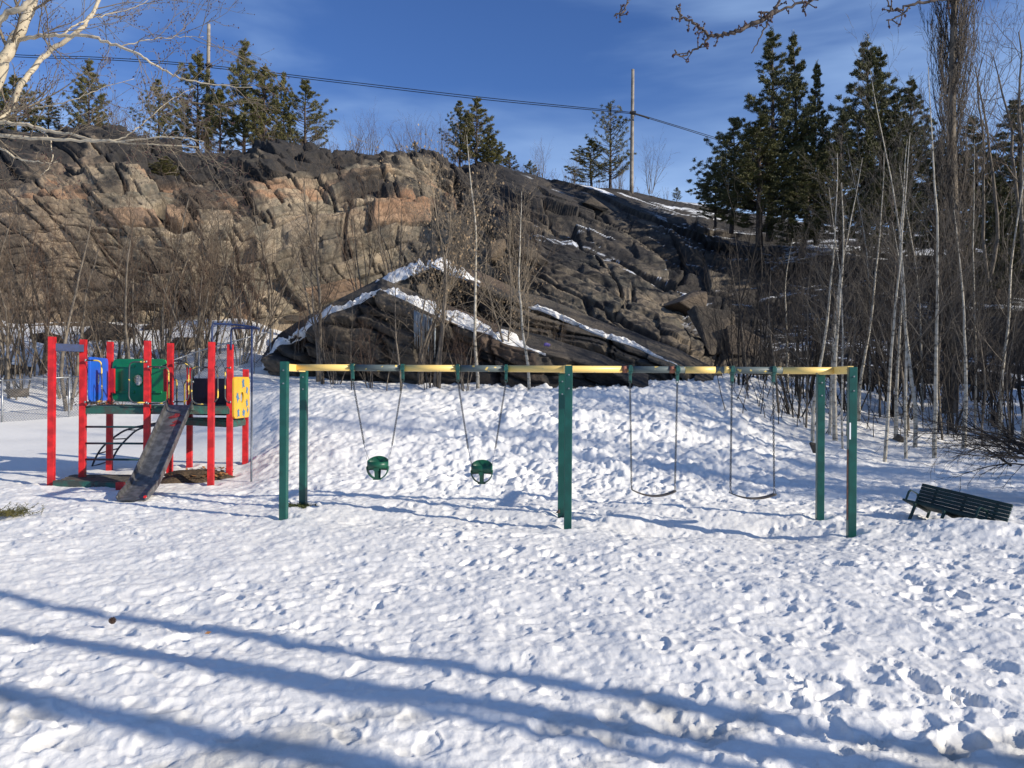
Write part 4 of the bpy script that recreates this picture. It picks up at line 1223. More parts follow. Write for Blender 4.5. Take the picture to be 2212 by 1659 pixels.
near_tree('maple_tree', 'bud covered maple whose branches hang in from the top right', 'maple', [
  ([(2350, -1500, -2.5), (2300, -900, 1.5), (1800, -500, 4.5), z8(985, -120), z8(960, 0), z8(935, 40), z8(900, 75), z8(860, 100), z8(790, 130), z8(700, 170), z8(640, 183), z8(585, 182), z8(540, 145), z8(500, 115), z8(450, 92), z8(425, 60), z8(412, 30)], .045, .004, 0),
  ([z8(935, 40), z8(900, 75), z8(860, 100), z8(790, 130), z8(700, 170), z8(640, 183), z8(585, 182), z8(540, 145), z8(500, 115), z8(450, 92), z8(425, 60), z8(412, 30)], .017, .0045, 26),
  ([z8(585, 182), z8(560, 225), z8(510, 255), z8(440, 288), z8(403, 257)], .008, .004, 11),
  ([z8(950, -10), z8(920, 50), z8(890, 110), z8(850, 190), z8(800, 275)], .008, .003, 3),
  ([z8(1500, -150), z8(1250, -50), z8(1120, 0), z8(1060, 15), z8(960, 50), z8(880, 65), z8(835, 65)], .012, .005, 9),
  ([z8(1120, 0), z8(1090, 25), z8(1060, 42)], .005, .004, 3),
  ([z8(2100, -140), z8(1880, -30), z8(1750, 0), z8(1640, 20), z8(1560, 48), z8(1520, 42), z8(1502, 0)], .012, .004, 11),
  ([z8(1640, 20), z8(1600, 55), z8(1560, 85), z8(1500, 105)], .006, .004, 2),
  ([z8(1520, 42), z8(1512, 66)], .005, .004, 2),
  ([z8(260, -160), z8(190, -60), z8(165, 0), z8(140, 60), z8(90, 85)], .006, .004, 7),
 ][1:] , 5, M['maple_bark'], M['maple_bark'], (2.2, 5.0, 4.2), 9, True, True, .1, .0065, M['bud'], maple=True)

# ------------------------------------------------------------------ wooden poles and wires
def wood_pole(px, ytop, ybase, Y, w, label, px_top):
    a, b_ = at(px, ybase+15, Y), at(px_top, ytop, Y)
    root = thing('utility_pole', label, 'pole', a, 'wooden poles on the hill')
    part('post', MB().tube(np.linspace(a, b_, 9), np.linspace(w*.55, w*.42, 9)*Y/F, 10), M['pole_wood'], root, True)
    part('wire_bracket', MB().box(at(px_top, 141 if px < 900 else 243, Y-.2), (.35, .25, .12)), M['wire'], root)
wood_pole(447, 52, 340, 47.5, 8.5, 'bare weathered wooden pole among the left pines', 451)
wood_pole(1364, 150, 408, 50, 8, 'bare weathered wooden pole on the right of the skyline', 1367)
for k, dy in enumerate((0, 4.5)):
    P = smooth_path([at(-500, 74+dy, 44), at(0, 116+dy, 46), at(220, 124+dy, 46.5), at(449, 141+dy, 47), at(740, 175+dy, 47.5), at(1050, 211+dy, 48.5), at(1367, 243+dy*.6, 49.6)], 8)
    P2 = smooth_path([at(1367, 243+dy*.6, 49.6), at(1450, 268+dy*.6, 51), at(1545, 297+dy*.8, 53), at(1700, 345+dy, 57)], 8)
    tag(part('overhead_wire', MB().tube(P, .022, 4).tube(P2, .022, 4), M['wire'], None), ['upper', 'lower'][k]+' of the two black wires strung between the wooden poles', 'wire', 'wires between the poles')
tag(part('cable_splice', MB().tube([at(1372, 246, 49.5), at(1390, 251, 49.8), at(1402, 256, 50)], .05, 6), M['wire'], None), 'thick black cable splice just right of the right wooden pole', 'cable')

# ------------------------------------------------------------------ chain link fence
def chain_fence():
    root = thing('chain_link_fence', 'grey chain link fence behind the play structure', 'fence', on_ground(5, 23.6))
    corners = [(-200, 23.2), (5, 23.6), (150, 24.2), (300, 24.8), (430, 25.6), (584, 26.5)]
    tops = []
    for px, Y in corners:
        x, y, z = on_ground(px, Y)
        if px == 5: z = at(5, 912, Y)[2]
        tops.append(np.array([x, y, z]))
        part('fence_post', MB().tube([(x, y, z-.3), (x, y, z+1.24)], .03, 8).tube([(x, y, z+1.24), (x, y, z+1.28)], .036, 8), M['galv'], root, True)
    mb, wires = MB(), []
    for a, b_ in zip(tops[:-1], tops[1:]):
        part('top_rail', MB().tube([a+[0, 0, 1.2], b_+[0, 0, 1.2]], .021, 8), M['galv'], root, True)
        L = np.linalg.norm((b_-a)[:2]); n = int(L/.075)
        for k in range(-16, n+1):
            for sg in (1, -1):
                t0, t1 = k*.075, k*.075+1.2
                z0, z1 = (0, 1.2) if sg > 0 else (1.2, 0)
                if t0 < 0: z0 += (z1-z0)*(-t0/1.2); t0 = 0
                if t1 > L: z1 = z0+(z1-z0)*((L-t0)/(t1-t0)) if t1 > t0 else z1; t1 = L
                if t1-t0 < .02: continue
                p = a+(b_-a)*(t0/L)+np.array([0, 0, z0]); q = a+(b_-a)*(t1/L)+np.array([0, 0, z1])
                wires.append([*p, *q, .0035, .0035])
    o = ROOTLOC[root.name]
    me = segs_mesh('wire_mesh', np.array(wires)-np.array([*o, *o, 0, 0]), 3)
    link_mesh('wire_mesh', me, M['galv'], root)
chain_fence()

# ------------------------------------------------------------------ play structure
def zp(zx, zy): return 82.3+zx*.24807, 685.8+zy*.24807
def Z(zx, zy, Y):
    a, b_ = zp(zx, zy); return at(a, b_, Y)
YAW = math.radians(8)
RY = np.array([[math.cos(YAW), -math.sin(YAW), 0], [math.sin(YAW), math.cos(YAW), 0], [0, 0, 1]])
ps = thing('play_structure', 'red post climbing frame with slide, coloured panels and green decks', 'play structure', Z(900, 1400, 15.4))
POSTS = {1: (113, 124, 168, 1460, 14.7), 2: (385, 395, 192, 1420, 15.2), 3: (618, 631, 212, 1370, 16.5), 4: (945, 955, 203, 1440, 15.15), 5: (1141, 1157, 224, 1418, 15.9),
         6: (1316, 1325, 437, 1362, 16.7), 7: (1503, 1512, 214, 1478, 14.8), 8: (1663, 1677, 235, 1430, 15.6), 9: (1800, 1812, 452, 1366, 16.6)}
PP = {}
for k, (xb, xt, yt, yb, Y) in POSTS.items():
    a, b_ = Z(xb, yb, Y), Z(xt, yt, Y); top = b_.copy(); base = a.copy(); base[0] = (a[0]+b_[0])/2; top[0] = base[0]
    PP[k] = (base, top)
    c = (base+top)/2; h = top[2]-base[2]+.5; c[2] -= .25
    part('post', MB().box(c, (.108, .108, h), RY), M['red'], ps, bevel=.004)
DZ = 1.41
def xy(k): return PP[k][0][:2]
# decks: planks along x, green fascia boards
def deck(poly, z, name_dir, n):
    P = [np.array([*p, z]) for p in poly]       # front-left, front-right, back-right, back-left
    for i in range(n):
        a0, a1 = P[0]+(P[3]-P[0])*(i+.05)/n, P[1]+(P[2]-P[1])*(i+.05)/n
        b0, b1 = P[0]+(P[3]-P[0])*(i+.95)/n, P[1]+(P[2]-P[1])*(i+.95)/n
        V = [a0, a1, b1, b0]; V = V+[v-np.array([0, 0, .035]) for v in V]
        part('deck_plank', (np.array(V), [(0,1,2,3),(7,6,5,4),(0,4,5,1),(1,5,6,2),(2,6,7,3),(3,7,4,0)]), M['deck'], ps)
    for a, b_ in ((P[0], P[1]), (P[1], P[2]), (P[2], P[3]), (P[3], P[0])):
        part('fascia_board', MB().bar(a-[0, 0, .09], b_-[0, 0, .09], .04, .11), M['deck'], ps, bevel=.003)
f2, f4, f7, f8, b3, b5, b6, b9 = [xy(k) for k in (2, 4, 7, 8, 3, 5, 6, 9)]
deck([f2, f4+[0, .05], b5+[-.02, .3], b3+[0, -.05]], DZ, 'x', 9)
deck([f4+[.06, .05], f8+[0, -.1], f8+[-.1, 1.0], b5+[.04, .3]], DZ+.002, 'x', 9)
deck([b6+[-.1, -.25], f8+[.03, .02], b9+[0, -.02], b6+[-.1, .05]], 1.15, 'x', 5)

def rounded_panel(name, A, Bp, z0, z1, mt, hole=None, rc=.09, th=.045, ribs=(), label=None, N=64):
    """panel between ground points A and B, from z0 to z1, rounded corners, optional round hole (u,v,r)"""
    A, Bp = np.array([*A[:2], 0]), np.array([*Bp[:2], 0]); L = np.linalg.norm(Bp-A); d = (Bp-A)/L; H = z1-z0
    nrm = np.array([d[1], -d[0], 0])
    hu, hv = (hole[0]*L, hole[1]*H) if hole else (L/2, H/2)
    hr = hole[2] if hole else None
    outer, inner = [], []
    for k in range(N):
        a = 2*math.pi*k/N; dx, dz = math.cos(a), math.sin(a)
        # ray to rounded rectangle
        lo, hi = 0, L+H
        for _ in range(26):
            m = (lo+hi)/2; x, z = hu+dx*m, hv+dz*m
            qx, qz = abs(x-L/2)-(L/2-rc), abs(z-H/2)-(H/2-rc)
            sd = math.hypot(max(qx, 0), max(qz, 0))+min(max(qx, qz), 0)-rc
            if sd < 0: lo = m
            else: hi = m
        outer.append((hu+dx*lo, hv+dz*lo)); inner.append((hu+dx*(hr or .001), hv+dz*(hr or .001)))
    V = []
    for off in (th/2, -th/2):
        for ring in (outer, inner):
            V += [A+d*x+nrm*off+np.array([0, 0, z0+z]) for x, z in ring]
    Fc = []
    for k in range(N):
        j = (k+1) % N
        Fc += [(k, j, N+j, N+k), (2*N+j, 2*N+k, 3*N+k, 3*N+j), (k, 2*N+k, 2*N+j, j), (N+k, N+j, 3*N+j, 3*N+k)]
    o = part(name, (np.array(V), Fc), mt, ps, bevel=.006)
    if label: o['label'] = label
    for (u0, v0, u1, v1) in ribs:
        m = MB()
        c0, c1 = A+d*L*u0+[0, 0, z0+H*(v0+v1)/2], A+d*L*u1+[0, 0, z0+H*(v0+v1)/2]
        rb = part('raised_rib', m.bar(c0+nrm*(th/2+.008), c1+nrm*(th/2+.008), .022, H*(v1-v0)), mt, o, bevel=.008)
    return o, A, d, nrm, L, H
if True:
    zt = Z(500, 350, 15.9)[2]; zb = Z(500, 728, 15.9)[2]
    rounded_panel('side_panel', xy(2)+[.06, .10], xy(3)+[-.02, -.08], zb, zt, M['blue'], (.52, .5, .13), label='blue panel with a round porthole')
    A3, B5 = xy(3)+[.07, -.02], xy(5)+[-.05, .45]
    zt, zb = Z(880, 363, 16.5)[2], Z(880, 733, 16.5)[2]
    gp = rounded_panel('side_panel', Z(652, 500, 16.45)[:2], Z(1125, 500, 16.2)[:2], zb, zt, M['green_pl'], (.475, .505, .105), rc=.11,
                  ribs=((.08, .80, .42, .86), (.08, .2, .42, .26), (.60, .80, .92, .86), (.60, .2, .92, .26)), label='green panel with a round porthole')
    part('porthole_ring', MB().tube([gp[1]+gp[2]*(gp[4]*.475+.115*math.cos(a))+gp[3]*.03+np.array([0, 0, zb+gp[5]*.505+.115*math.sin(a)]) for a in np.linspace(0, 6.283, 33)], .012, 6, False), M['green_pl'], gp[0], True)
    zt, zb = Z(1480, 530, 16.6)[2], Z(1480, 742, 16.6)[2]
    rounded_panel('side_panel', Z(1350, 600, 16.6)[:2], Z(1650, 600, 16.4)[:2], zb-.25, zt, M['navy'], None, rc=.03, label='plain navy panel at the back')
    A8, B9 = xy(8)+[.07, .0], xy(9)+[-.01, -.08]
    zt, zb = Z(1760, 517, 16.0)[2], Z(1760, 875, 16.0)[2]
    yp = rounded_panel('side_panel', Z(1700, 600, 15.55)[:2], Z(1834, 600, 16.45)[:2], zb, zt, M['yellow_pl'], (.5, .5, .105), label='yellow panel printed with blue turtles')
    yo, yA, yd, yn, yL, yH = yp
    # flat printed turtles
    def turtle(u, v, s, rot):
        pts = []
        for k in range(40):
            a = 2*math.pi*k/40
            r_ = .5+.42*max(0, math.cos(4*(a-.785)))**3*1.0+.35*max(0, math.cos(a-1.571))**14
            pts.append((math.cos(a+rot)*r_*s, math.sin(a+rot)*r_*s*1.1))
        V = [yA+yd*(yL*u+x)+yn*.0262+np.array([0, 0, zb+yH*v+z]) for x, z in pts]
        c = yA+yd*(yL*u)+yn*.0262+np.array([0, 0, zb+yH*v])
        part('turtle_print', (np.array([c]+V), [(0, 1+k, 1+(k+1) % 40) for k in range(40)]), M['turtle'], yo)
    for u, v, s, rot in ((.55, .83, .085, .2), (.2, .5, .085, .6), (.8, .66, .07, -.3), (.8, .35, .07, .3), (.25, .12, .075, .1), (.6, .12, .08, 1.2), (.85, .18, .05, -.6)):
        turtle(u, v, s*1.35, rot)
for (x0, x1, y0, y1, Y) in ((632, 668, 445, 660, 16.3), (1095, 1120, 447, 645, 16.05), (1830, 1836, 600, 640, 16.5)):
    part('bracket_board', MB().bar(Z((x0+x1)/2, y0, Y), Z((x0+x1)/2, y1, Y), (x1-x0)*.248/F*Y, .05, up=(0, 1, 0)), M['red'], ps, bevel=.004)
# blue crossboard
part('crossboard', MB().bar(Z(140, 258, 14.72), Z(395, 268, 15.15), .04, .135), M['navy_metal'], ps, bevel=.004)
# ladder rungs
for zy_ in (952, 1096, 1236):
    part('rung', MB().tube([Z(400, zy_, 15.2), Z(940, zy_+2, 15.15)], .019, 8), M['rung'], ps, True)
# looped hand rails
def rail(pts, Y0, Y1, m='rail', r=.0145):
    n = len(pts)
    P = [Z(x, y, Y0+(Y1-Y0)*i/(n-1)) for i, (x, y) in enumerate(pts)]
    # round the corners
    Q = [P[0]]
    for i in range(1, n-1):
        a, b_, c = P[i-1], P[i], P[i+1]
        la, lc = np.linalg.norm(b_-a), np.linalg.norm(c-b_); rr = min(.10, la*.45, lc*.45)
        s, e = b_+(a-b_)/la*rr, b_+(c-b_)/lc*rr
        for t in np.linspace(0, 1, 6): Q.append((1-t)**2*s+2*t*(1-t)*b_+t*t*e)
    Q.append(P[-1])
    hr = part('hand_rail', MB().tube(Q, r, 8), M[m], ps, True)
    for e in (Q[0], Q[-1]):
        part('flange', MB().tube([e-[.012, 0, 0], e+[.012, 0, 0]], r*1.7, 8), M['galv'], hr, True)
rail([(415, 372), (552, 376), (558, 700), (525, 736), (410, 737)], 15.1, 15.1)
rail([(945, 385), (795, 388), (790, 700), (822, 742), (945, 742)], 15.1, 15.1)
rail([(960, 430), (1136, 430), (1138, 710), (1100, 747), (960, 750)], 15.05, 15.05)
rail([(1190, 397), (1310, 402), (1310, 705), (1275, 733), (1180, 733)], 15.8, 15.8)
rail([(1495, 435), (1336, 435), (1337, 720), (1375, 752), (1495, 754)], 14.8, 14.8)
rail([(1520, 428), (1563, 425), (1566, 705), (1520, 748)], 14.8, 14.8)
rail([(1675, 438), (1630, 437), (1627, 705), (1650, 738), (1675, 737)], 15.55, 15.55)
rail([(1190, 540), (1208, 545), (1208, 760)], 16.3, 16.3)
rail([(1275, 765), (1275, 560), (1330, 530), (1340, 700)], 16.2, 16.2)
rail([(1060, 437), (1215, 365), (1345, 420), (1350, 560)], 15.9, 16.2, 'black_pipe', .016)
# overhead rails and sliding pole
def opipe(pts, m, r=.019):
    part('overhead_rail', MB().tube(smooth_path([Z(*p) for p in pts], 5), r, 8), M[m], ps, True)
opipe([(1516, 260, 14.85), (1516, 110, 14.85), (1522, 70, 14.87), (1550, 56, 14.9), (1700, 62, 15.0), (1800, 74, 15.0), (1920, 92, 15.0)], 'navy_metal')
opipe([(1680, 280, 15.55), (1680, 140, 15.55), (1688, 105, 15.5), (1715, 92, 15.45), (1860, 95, 15.2), (1922, 97, 15.0)], 'navy_metal')
part('sliding_pole', MB().tube([Z(1861, 95, 15.0), Z(1861, 650, 15.0)], .018, 8), M['navy_metal'], ps, True)
part('sliding_pole', MB().tube([Z(1861, 650, 15.0), Z(1857, 1455, 15.0), Z(1857, 1560, 15.0)], .0185, 8), M['pole_grey'], ps, True)
# arched climber
ra = smooth_path([Z(455, 1350, 17.0), Z(490, 1245, 16.9), Z(560, 1130, 16.8), Z(680, 1030, 16.6), Z(800, 968, 16.4), Z(1040, 918, 16.1)], 6)
rb = smooth_path([Z(640, 1245, 17.5), Z(700, 1140, 17.3), Z(790, 1040, 17.0), Z(880, 972, 16.8), Z(1060, 930, 16.4)], 6)
part('arch_rail', MB().tube(ra, .02, 8), M['black_pipe'], ps, True)
part('arch_rail', MB().tube(rb, .02, 8), M['black_pipe'], ps, True)
for t in (.1, .33, .55, .78):
    part('arch_rung', MB().tube([ra[int(t*(len(ra)-1))], rb[int(max(0, t-.06)*(len(rb)-1))]], .014, 6), M['black_pipe'], ps, True)
# slide
def slide():
    prof = smooth_path([Z(1230, 762, 15.25), Z(1228, 785, 15.12), Z(1135, 1000, 14.55), Z(1030, 1240, 13.95), Z(965, 1385, 13.62), Z(915, 1475, 13.35), Z(860, 1540, 13.05), Z(812, 1590, 12.75)], 8)
    m = len(prof)
    hw = .235; wall = .085
    side = np.array([.985, -.10, 0]); side /= np.linalg.norm(side)
    T = np.gradient(prof, axis=0); T /= np.linalg.norm(T, axis=1)[:, None]
    Nn = np.cross(T, side); Nn *= np.sign(Nn[:, 2:3]+1e-6)
    sect = [(-hw-.012, wall), (-hw+.004, wall), (-hw+.02, .012), (-hw+.05, 0), (hw-.05, 0), (hw-.02, .012), (hw-.004, wall), (hw+.012, wall), (hw+.004, -.02), (-hw-.004, -.02)]
    V = [p+side*u+n*(w*(1 if i < m-5 else 1-(i-m+5)/7)) for i, (p, n) in enumerate(zip(prof, Nn)) for u, w in sect]
    k = len(sect)
    Fc = [(i*k+j, i*k+(j+1) % k, (i+1)*k+(j+1) % k, (i+1)*k+j) for i in range(m-1) for j in range(k)]+[tuple(range(k)), tuple((m-1)*k+j for j in range(k))[::-1]]
    sl = part('slide', (np.array(V), Fc), M['slide'], ps)
    sl['label'] = 'scratched steel slide'
    # smeared red paint near its top
    r = random.Random(4)
    for (t0, u0, s) in ((.20, .02, .10), (.235, .08, .09), (.21, -.06, .07), (.25, .03, .06)):
        i = t0*(m-1); i0 = int(i); p = prof[i0]+(prof[i0+1]-prof[i0])*(i-i0); n = Nn[i0]; t = T[i0]
        ring = []
        for q in range(22):
            a = 2*math.pi*q/22; rr = s*r.uniform(.6, 1.05)
            uu = max(-hw+.055, min(hw-.055, u0+math.cos(a)*rr)); ring.append(p+side*uu+t*math.sin(a)*rr*.7+n*.004)
        part('paint_smear', (np.array([p+side*u0+n*.004]+ring), [(0, 1+q, 1+(q+1) % 22) for q in range(22)]), M['redsmear'], sl)
    e = prof[-2]
    part('bolt', MB().tube([e+side*(hw+.0)+[0, -.03, .05], e+side*(hw+.0)+[0, -.06, .05]], .022, 8), M['red'], sl)
    for sg in (-1, 1):
        part('slide_edge', MB().tube([p+side*sg*(hw+.006)+n*(wall*(1 if i < m-5 else 1-(i-m+5)/7)) for i, (p, n) in enumerate(zip(prof, Nn))], .014, 6), M['slide'], sl, True)
    part('slide_hood', MB().bar(Z(1335, 765, 15.2), Z(1345, 812, 15.15), .05, .05), M['deck'], ps)
slide()
# planks lying at the foot, kerb timbers
part('ground_board', MB().bar(Z(150, 1440, 14.6), Z(500, 1452, 14.5), .14, .10), M['deck'], ps, bevel=.005)
part('ground_board', MB().bar(Z(500, 1455, 14.5), Z(760, 1462, 14.45), .14, .10), M['deck'], ps, bevel=.005)
for i in range(4):
    part('ground_plank', MB().bar(Z(200+30*i, 1425-14*i, 14.75+.25*i), Z(830, 1432-16*i, 14.7+.25*i), .2, .05), M['plank'], ps, bevel=.004)
part('stub_block', MB().box(Z(718, 1466, 14.0), (.13, .11, .13), RY), M['red'], ps, bevel=.004)
def litter(cx, cy, rx, ry, n, seed, label, m='leaf', sz=.05):
    r = random.Random(seed); V, Fc = [], []
    for _ in range(n):
        a, q = r.uniform(0, 6.28), r.random()**.5
        x, y = cx+math.cos(a)*q*rx, cy+math.sin(a)*q*ry
        z = gz(x, y)+.05+r.uniform(0, .04); t = r.uniform(0, 6.28); s = sz*r.uniform(.5, 1.2)
        u = np.array([math.cos(t), math.sin(t), r.gauss(0, .3)])*s; w = np.array([-math.sin(t), math.cos(t), r.gauss(0, .3)])*s*.6
        b = len(V); p = np.array([x, y, z]); V += [p-u, p+w, p+u, p-w]; Fc.append((b, b+1, b+2, b+3))
    return tag(part('leaf_litter', (np.array(V), Fc), M[m], None), label, kind='stuff')
def soil(cx, cy, rx, ry, seed, label, h=.05):
    n0, n1 = 24, 40; V = []
    for i in range(n0):
        for j in range(n1):
            q = i/(n0-1); a = 2*math.pi*j/n1
            w = 1+.22*math.sin(a*3+seed)+.13*math.sin(a*7+seed*2)
            x, y = cx+math.cos(a)*q*rx*w, cy+math.sin(a)*q*ry*w
            V.append((x, y, gz(x, y)+h*(1-q**3)+.09*(1-q*q)-.06*q*q+.02*float(noise(np.array([x*5]), np.array([y*5]), seed)[0])))
    Fc = [(i*n1+j, i*n1+(j+1) % n1, (i+1)*n1+(j+1) % n1, (i+1)*n1+j) for i in range(n0-1) for j in range(n1)]
    tag(part('bare_soil', (np.array(V), Fc), M['litter'], None, True), label, kind='structure')
c = Z(1300, 1400, 15.6); soil(c[0]+.1, 15.5, .75, .6, 1, 'bare soil with dead leaves thawed out under the slide deck')
litter(c[0]+.25, 15.6, .6, .5, 220, 3, 'dry brown leaves on the thawed soil under the decks')
c2 = Z(520, 745, 15.9)
r_ = random.Random(8)
V, Fc = [], []
for _ in range(150):
    p = np.array([c2[0]+r_.gauss(0, .18), 15.9+r_.gauss(0, .2), DZ+.01+r_.random()**2*.07]); t = r_.uniform(0, 6.28); s = .03
    u = np.array([math.cos(t), math.sin(t), r_.gauss(0, .4)])*s; w = np.array([-math.sin(t), math.cos(t), r_.gauss(0, .4)])*s*.6
    b = len(V); V += [p-u, p+w, p+u, p-w]; Fc.append((b, b+1, b+2, b+3))
tag(part('leaf_litter', (np.array(V), Fc), M['leaf'], None), 'dry leaves blown against the blue panel on the deck', kind='stuff')

# ------------------------------------------------------------------ swing set
ss = thing('swing_set', 'long swing frame with dark green posts and a peeling yellow beam', 'swing frame', (0, 11.3, 0))
SP = {}
for nm, xt, yt, xb, yb, Y in (('fl', 614.6, 781, 612.8, 1120, 11.26), ('rl', 657, 797, 654.6, 1097.6, 12.19), ('fm', 1228, 790, 1227.2, 1136, 10.84), ('rm', 1214, 806, 1213, 1117, 11.75),
                          ('fr', 1840.6, 793, 1839.3, 1153, 10.41), ('rr', 1772.6, 808, 1771, 1123, 11.49)):
    a, b_ = at(xb, yb, Y), at(xt, yt, Y); X = (a[0]+b_[0])/2
    base, top = np.array([X, Y, a[2]]), np.array([X, Y, b_[2]]); SP[nm] = (base, top)
    c = (base+top)/2; c[2] -= .3; h = top[2]-base[2]+.6
    yw = -.096
    R_ = np.array([[math.cos(yw), -math.sin(yw), 0], [math.sin(yw), math.cos(yw), 0], [0, 0, 1]])
    po = part('post', MB().box(c, (.10, .10, h), R_), M['green_post'], ss, bevel=.006)
    for bz in (-.12, -.30):
        part('bolt_head', MB().tube([top+[0, -.05, bz], top+[0, -.062, bz]], .011, 6), M['galv'], po)
    if nm == 'fr':
        part('scrape', MB().box((X-.0515, Y, .62), (.004, .05, .9), R_), M['rust'], po)
        part('white_tape', MB().box(at(1836.5, 931, Y-.056), (.017, .004, .21)), M['white_tape'], po)
ZB = 2.075
def beam_pt(px):      # point on the beam axis under picture column px
    A = np.array([(SP['fl'][0][0]+SP['rl'][0][0])/2, 11.72, ZB+.012]); B_ = np.array([(SP['fr'][0][0]+SP['rr'][0][0])/2, 10.95, ZB])
    s = (px-CX)/F
    t = (s*A[1]-A[0])/((B_[0]-A[0])-s*(B_[1]-A[1]))
    return A+(B_-A)*t
hang = [(762, 870), (989, 1093), (1361, 1463), (1581, 1670)]
cuts = [('y', 640, 766), ('g', 766, 866), ('y', 866, 993), ('g', 993, 1089), ('y', 1089, 1352), ('g', 1352, 1480), ('y', 1480, 1545), ('g', 1545, 1690), ('y', 1690, 1806)]
for k, a, b_ in cuts:
    P = [beam_pt(a), beam_pt(b_)]
    part('beam_section' if k == 'y' else 'worn_beam_section', MB().tube(P, .047 if k == 'y' else .0455, 20), M['beam'] if k == 'y' else M['sleeve'], ss, True)
for f, r2 in (('fl', 'rl'), ('fm', 'rm'), ('fr', 'rr')):
    a, b_ = SP[f][0], SP[r2][0]
    p, q = np.array([a[0], a[1]+.052, ZB+.003]), np.array([b_[0], b_[1]+.04, ZB+.003])
    part('cross_head', MB().bar(p, q, .075, .10), M['beam'], ss, bevel=.004)
for i, pr in enumerate(hang):
    for j, px in enumerate(pr):
        c = beam_pt(px)
        h = part('hanger_clamp', MB().box(c+[0, 0, 0], (.045, .115, .115)).box(c+[0, 0, -.10], (.04, .05, .11)).box(c+[.0, -.062, .0], (.06, .02, .06)), M['hanger'], ss, bevel=.004)
        part('hanger_eye', MB().tube([c+np.array([math.cos(a)*.018, 0, -.165+math.sin(a)*.022]) for a in np.linspace(0, 6.283, 13)], .005, 5, False), M['hanger'], h, True)
        if i >= 2:
            cc = c+np.array([-.075 if px in (1361, 1463, 1581) else .075, 0, 0])
            part('scorch_band', MB().tube([cc-[.035, 0, 0], cc+[.035, 0, 0]], .0485, 18), M['rust'] if i == 2 else M['beam'], h, True)

def chain_mb(a, b_):
    a, b_ = np.array(a), np.array(b_); L = np.linalg.norm(b_-a); d = (b_-a)/L
    n = int(L/.027); mb = MB()
    u = unit(np.cross(d, [0, 1, .01])); w = np.cross(d, u)
    for i in range(n):
        c = a+d*(i+.5)*L/n; s = u if i % 2 else w
        m = .72*u+.69*w if i % 2 else -.69*u+.72*w
        P = [c+d*math.cos(t)*.0185+m*math.sin(t)*.0125 for t in np.linspace(0, 2*math.pi, 9)]
        mb.tube(P, .0048, 4, False)
    return mb
def S3(x, y): return 1289.2+x*.27282, 757+y*.27282
def S2(x, y): return 932.6+x*.24475, 757+y*.24475
def S1(x, y): return 576+x*.2216, 757+y*.2216
def bucket(hx, seat_c, tops, knots, ends, label):
    Yb = beam_pt((hx[0]+hx[1])/2)[1]
    c = at(*seat_c, Yb)
    root = thing('bucket_swing', label, 'bucket swing', c, 'toddler bucket swings')
    for i in range(2):
        t = beam_pt(hx[i]); t = t+np.array([0, 0, -.18]); k = at(*knots[i], (t[1]+Yb)/2); e = at(*ends[i], Yb)
        part('chain', chain_mb(t, k), M['chain'], root)
        for s in (-1, 1):
            part('hanger_rod', MB().tube([k, e+np.array([0, s*.07, 0])], .0035, 5), M['bright'], root, True)
        part('shackle', MB().tube([k+[0, 0, .012], k-[0, 0, .012]], .010, 6), M['bright'], root)
    # shell: front band, higher back, open leg holes, crotch strap
    W_, D_, H_ = .150, .135, .115
    def shell(a0, a1, zlo, zhi, n=28, nm='seat_band', th=.010):
        V = []
        for k in range(n+1):
            a = a0+(a1-a0)*k/n; x, y = math.cos(a)*W_, math.sin(a)*D_
            lo, hi = zlo(a), zhi(a)
            for rr in (1, 1-th/W_*1.2):
                V += [(c[0]+x*rr, c[1]+y*rr, c[2]+lo), (c[0]+x*rr, c[1]+y*rr, c[2]+hi)]
        Fc = []
        for k in range(n):
            b = 4*k; e = b+4
            Fc += [(b, b+1, e+1, e), (b+2, e+2, e+3, b+3), (b+1, b+3, e+3, e+1), (b, e, e+2, b+2)]
        Fc += [(0, 2, 3, 1), (4*n, 4*n+1, 4*n+3, 4*n+2)]
        part(nm, (np.array(V), Fc), M['bucket'], root, True)
    shell(math.pi, 2*math.pi, lambda a: .0, lambda a: .095, nm='front_band')
    shell(0, math.pi, lambda a: -.04, lambda a: .095+.065*max(0, math.sin(a))**1.3, nm='seat_back')
    # side loops down to the bottom
    for s in (-1, 1):
        P = [c+np.array([s*W_*math.cos(t), 0, .02-.175*math.sin(t)]) for t in np.linspace(0, 1.571, 12)]
        mb = MB()
        for p, q in zip(P[:-1], P[1:]): mb.bar(p, q+(q-p)*.05, .10, .014, up=(0, .02, 1) if abs((q-p)[2]) < abs((q-p)[0]) else (1, 0, 0))
        part('side_strap', mb, M['bucket'], root)
    for s, hh in ((-1, .0), (1, .0)):
        mb = MB()
        for z0, z1, w0, w1 in ((.01, -.03, .075, .052), (-.03, -.155, .052, .052)):
            P0 = c+np.array([0, s*D_*.98, z0]); P1 = c+np.array([0, s*D_*(.98 if z1 > -.1 else .62), z1])
            mb.bar(P0, P1, w0, .012, up=(0, 1, .0))
        part('crotch_strap', mb, M['bucket'], root)
    part('seat_bottom', MB().box(c+[0, 0, -.155], (.11, .17, .012)), M['bucket'], root, bevel=.003)
bucket((762, 870), S1(1083, 1145), None, [S1(950, 910), S1(1222, 925)], [S1(985, 1062), S1(1190, 1058)], 'green toddler bucket swing nearest the play structure')
bucket((989, 1093), S2(442, 1072), None, [S2(322, 868), S2(561, 868)], [S2(350, 1000), S2(534, 1000)], 'green toddler bucket swing beside the middle posts')
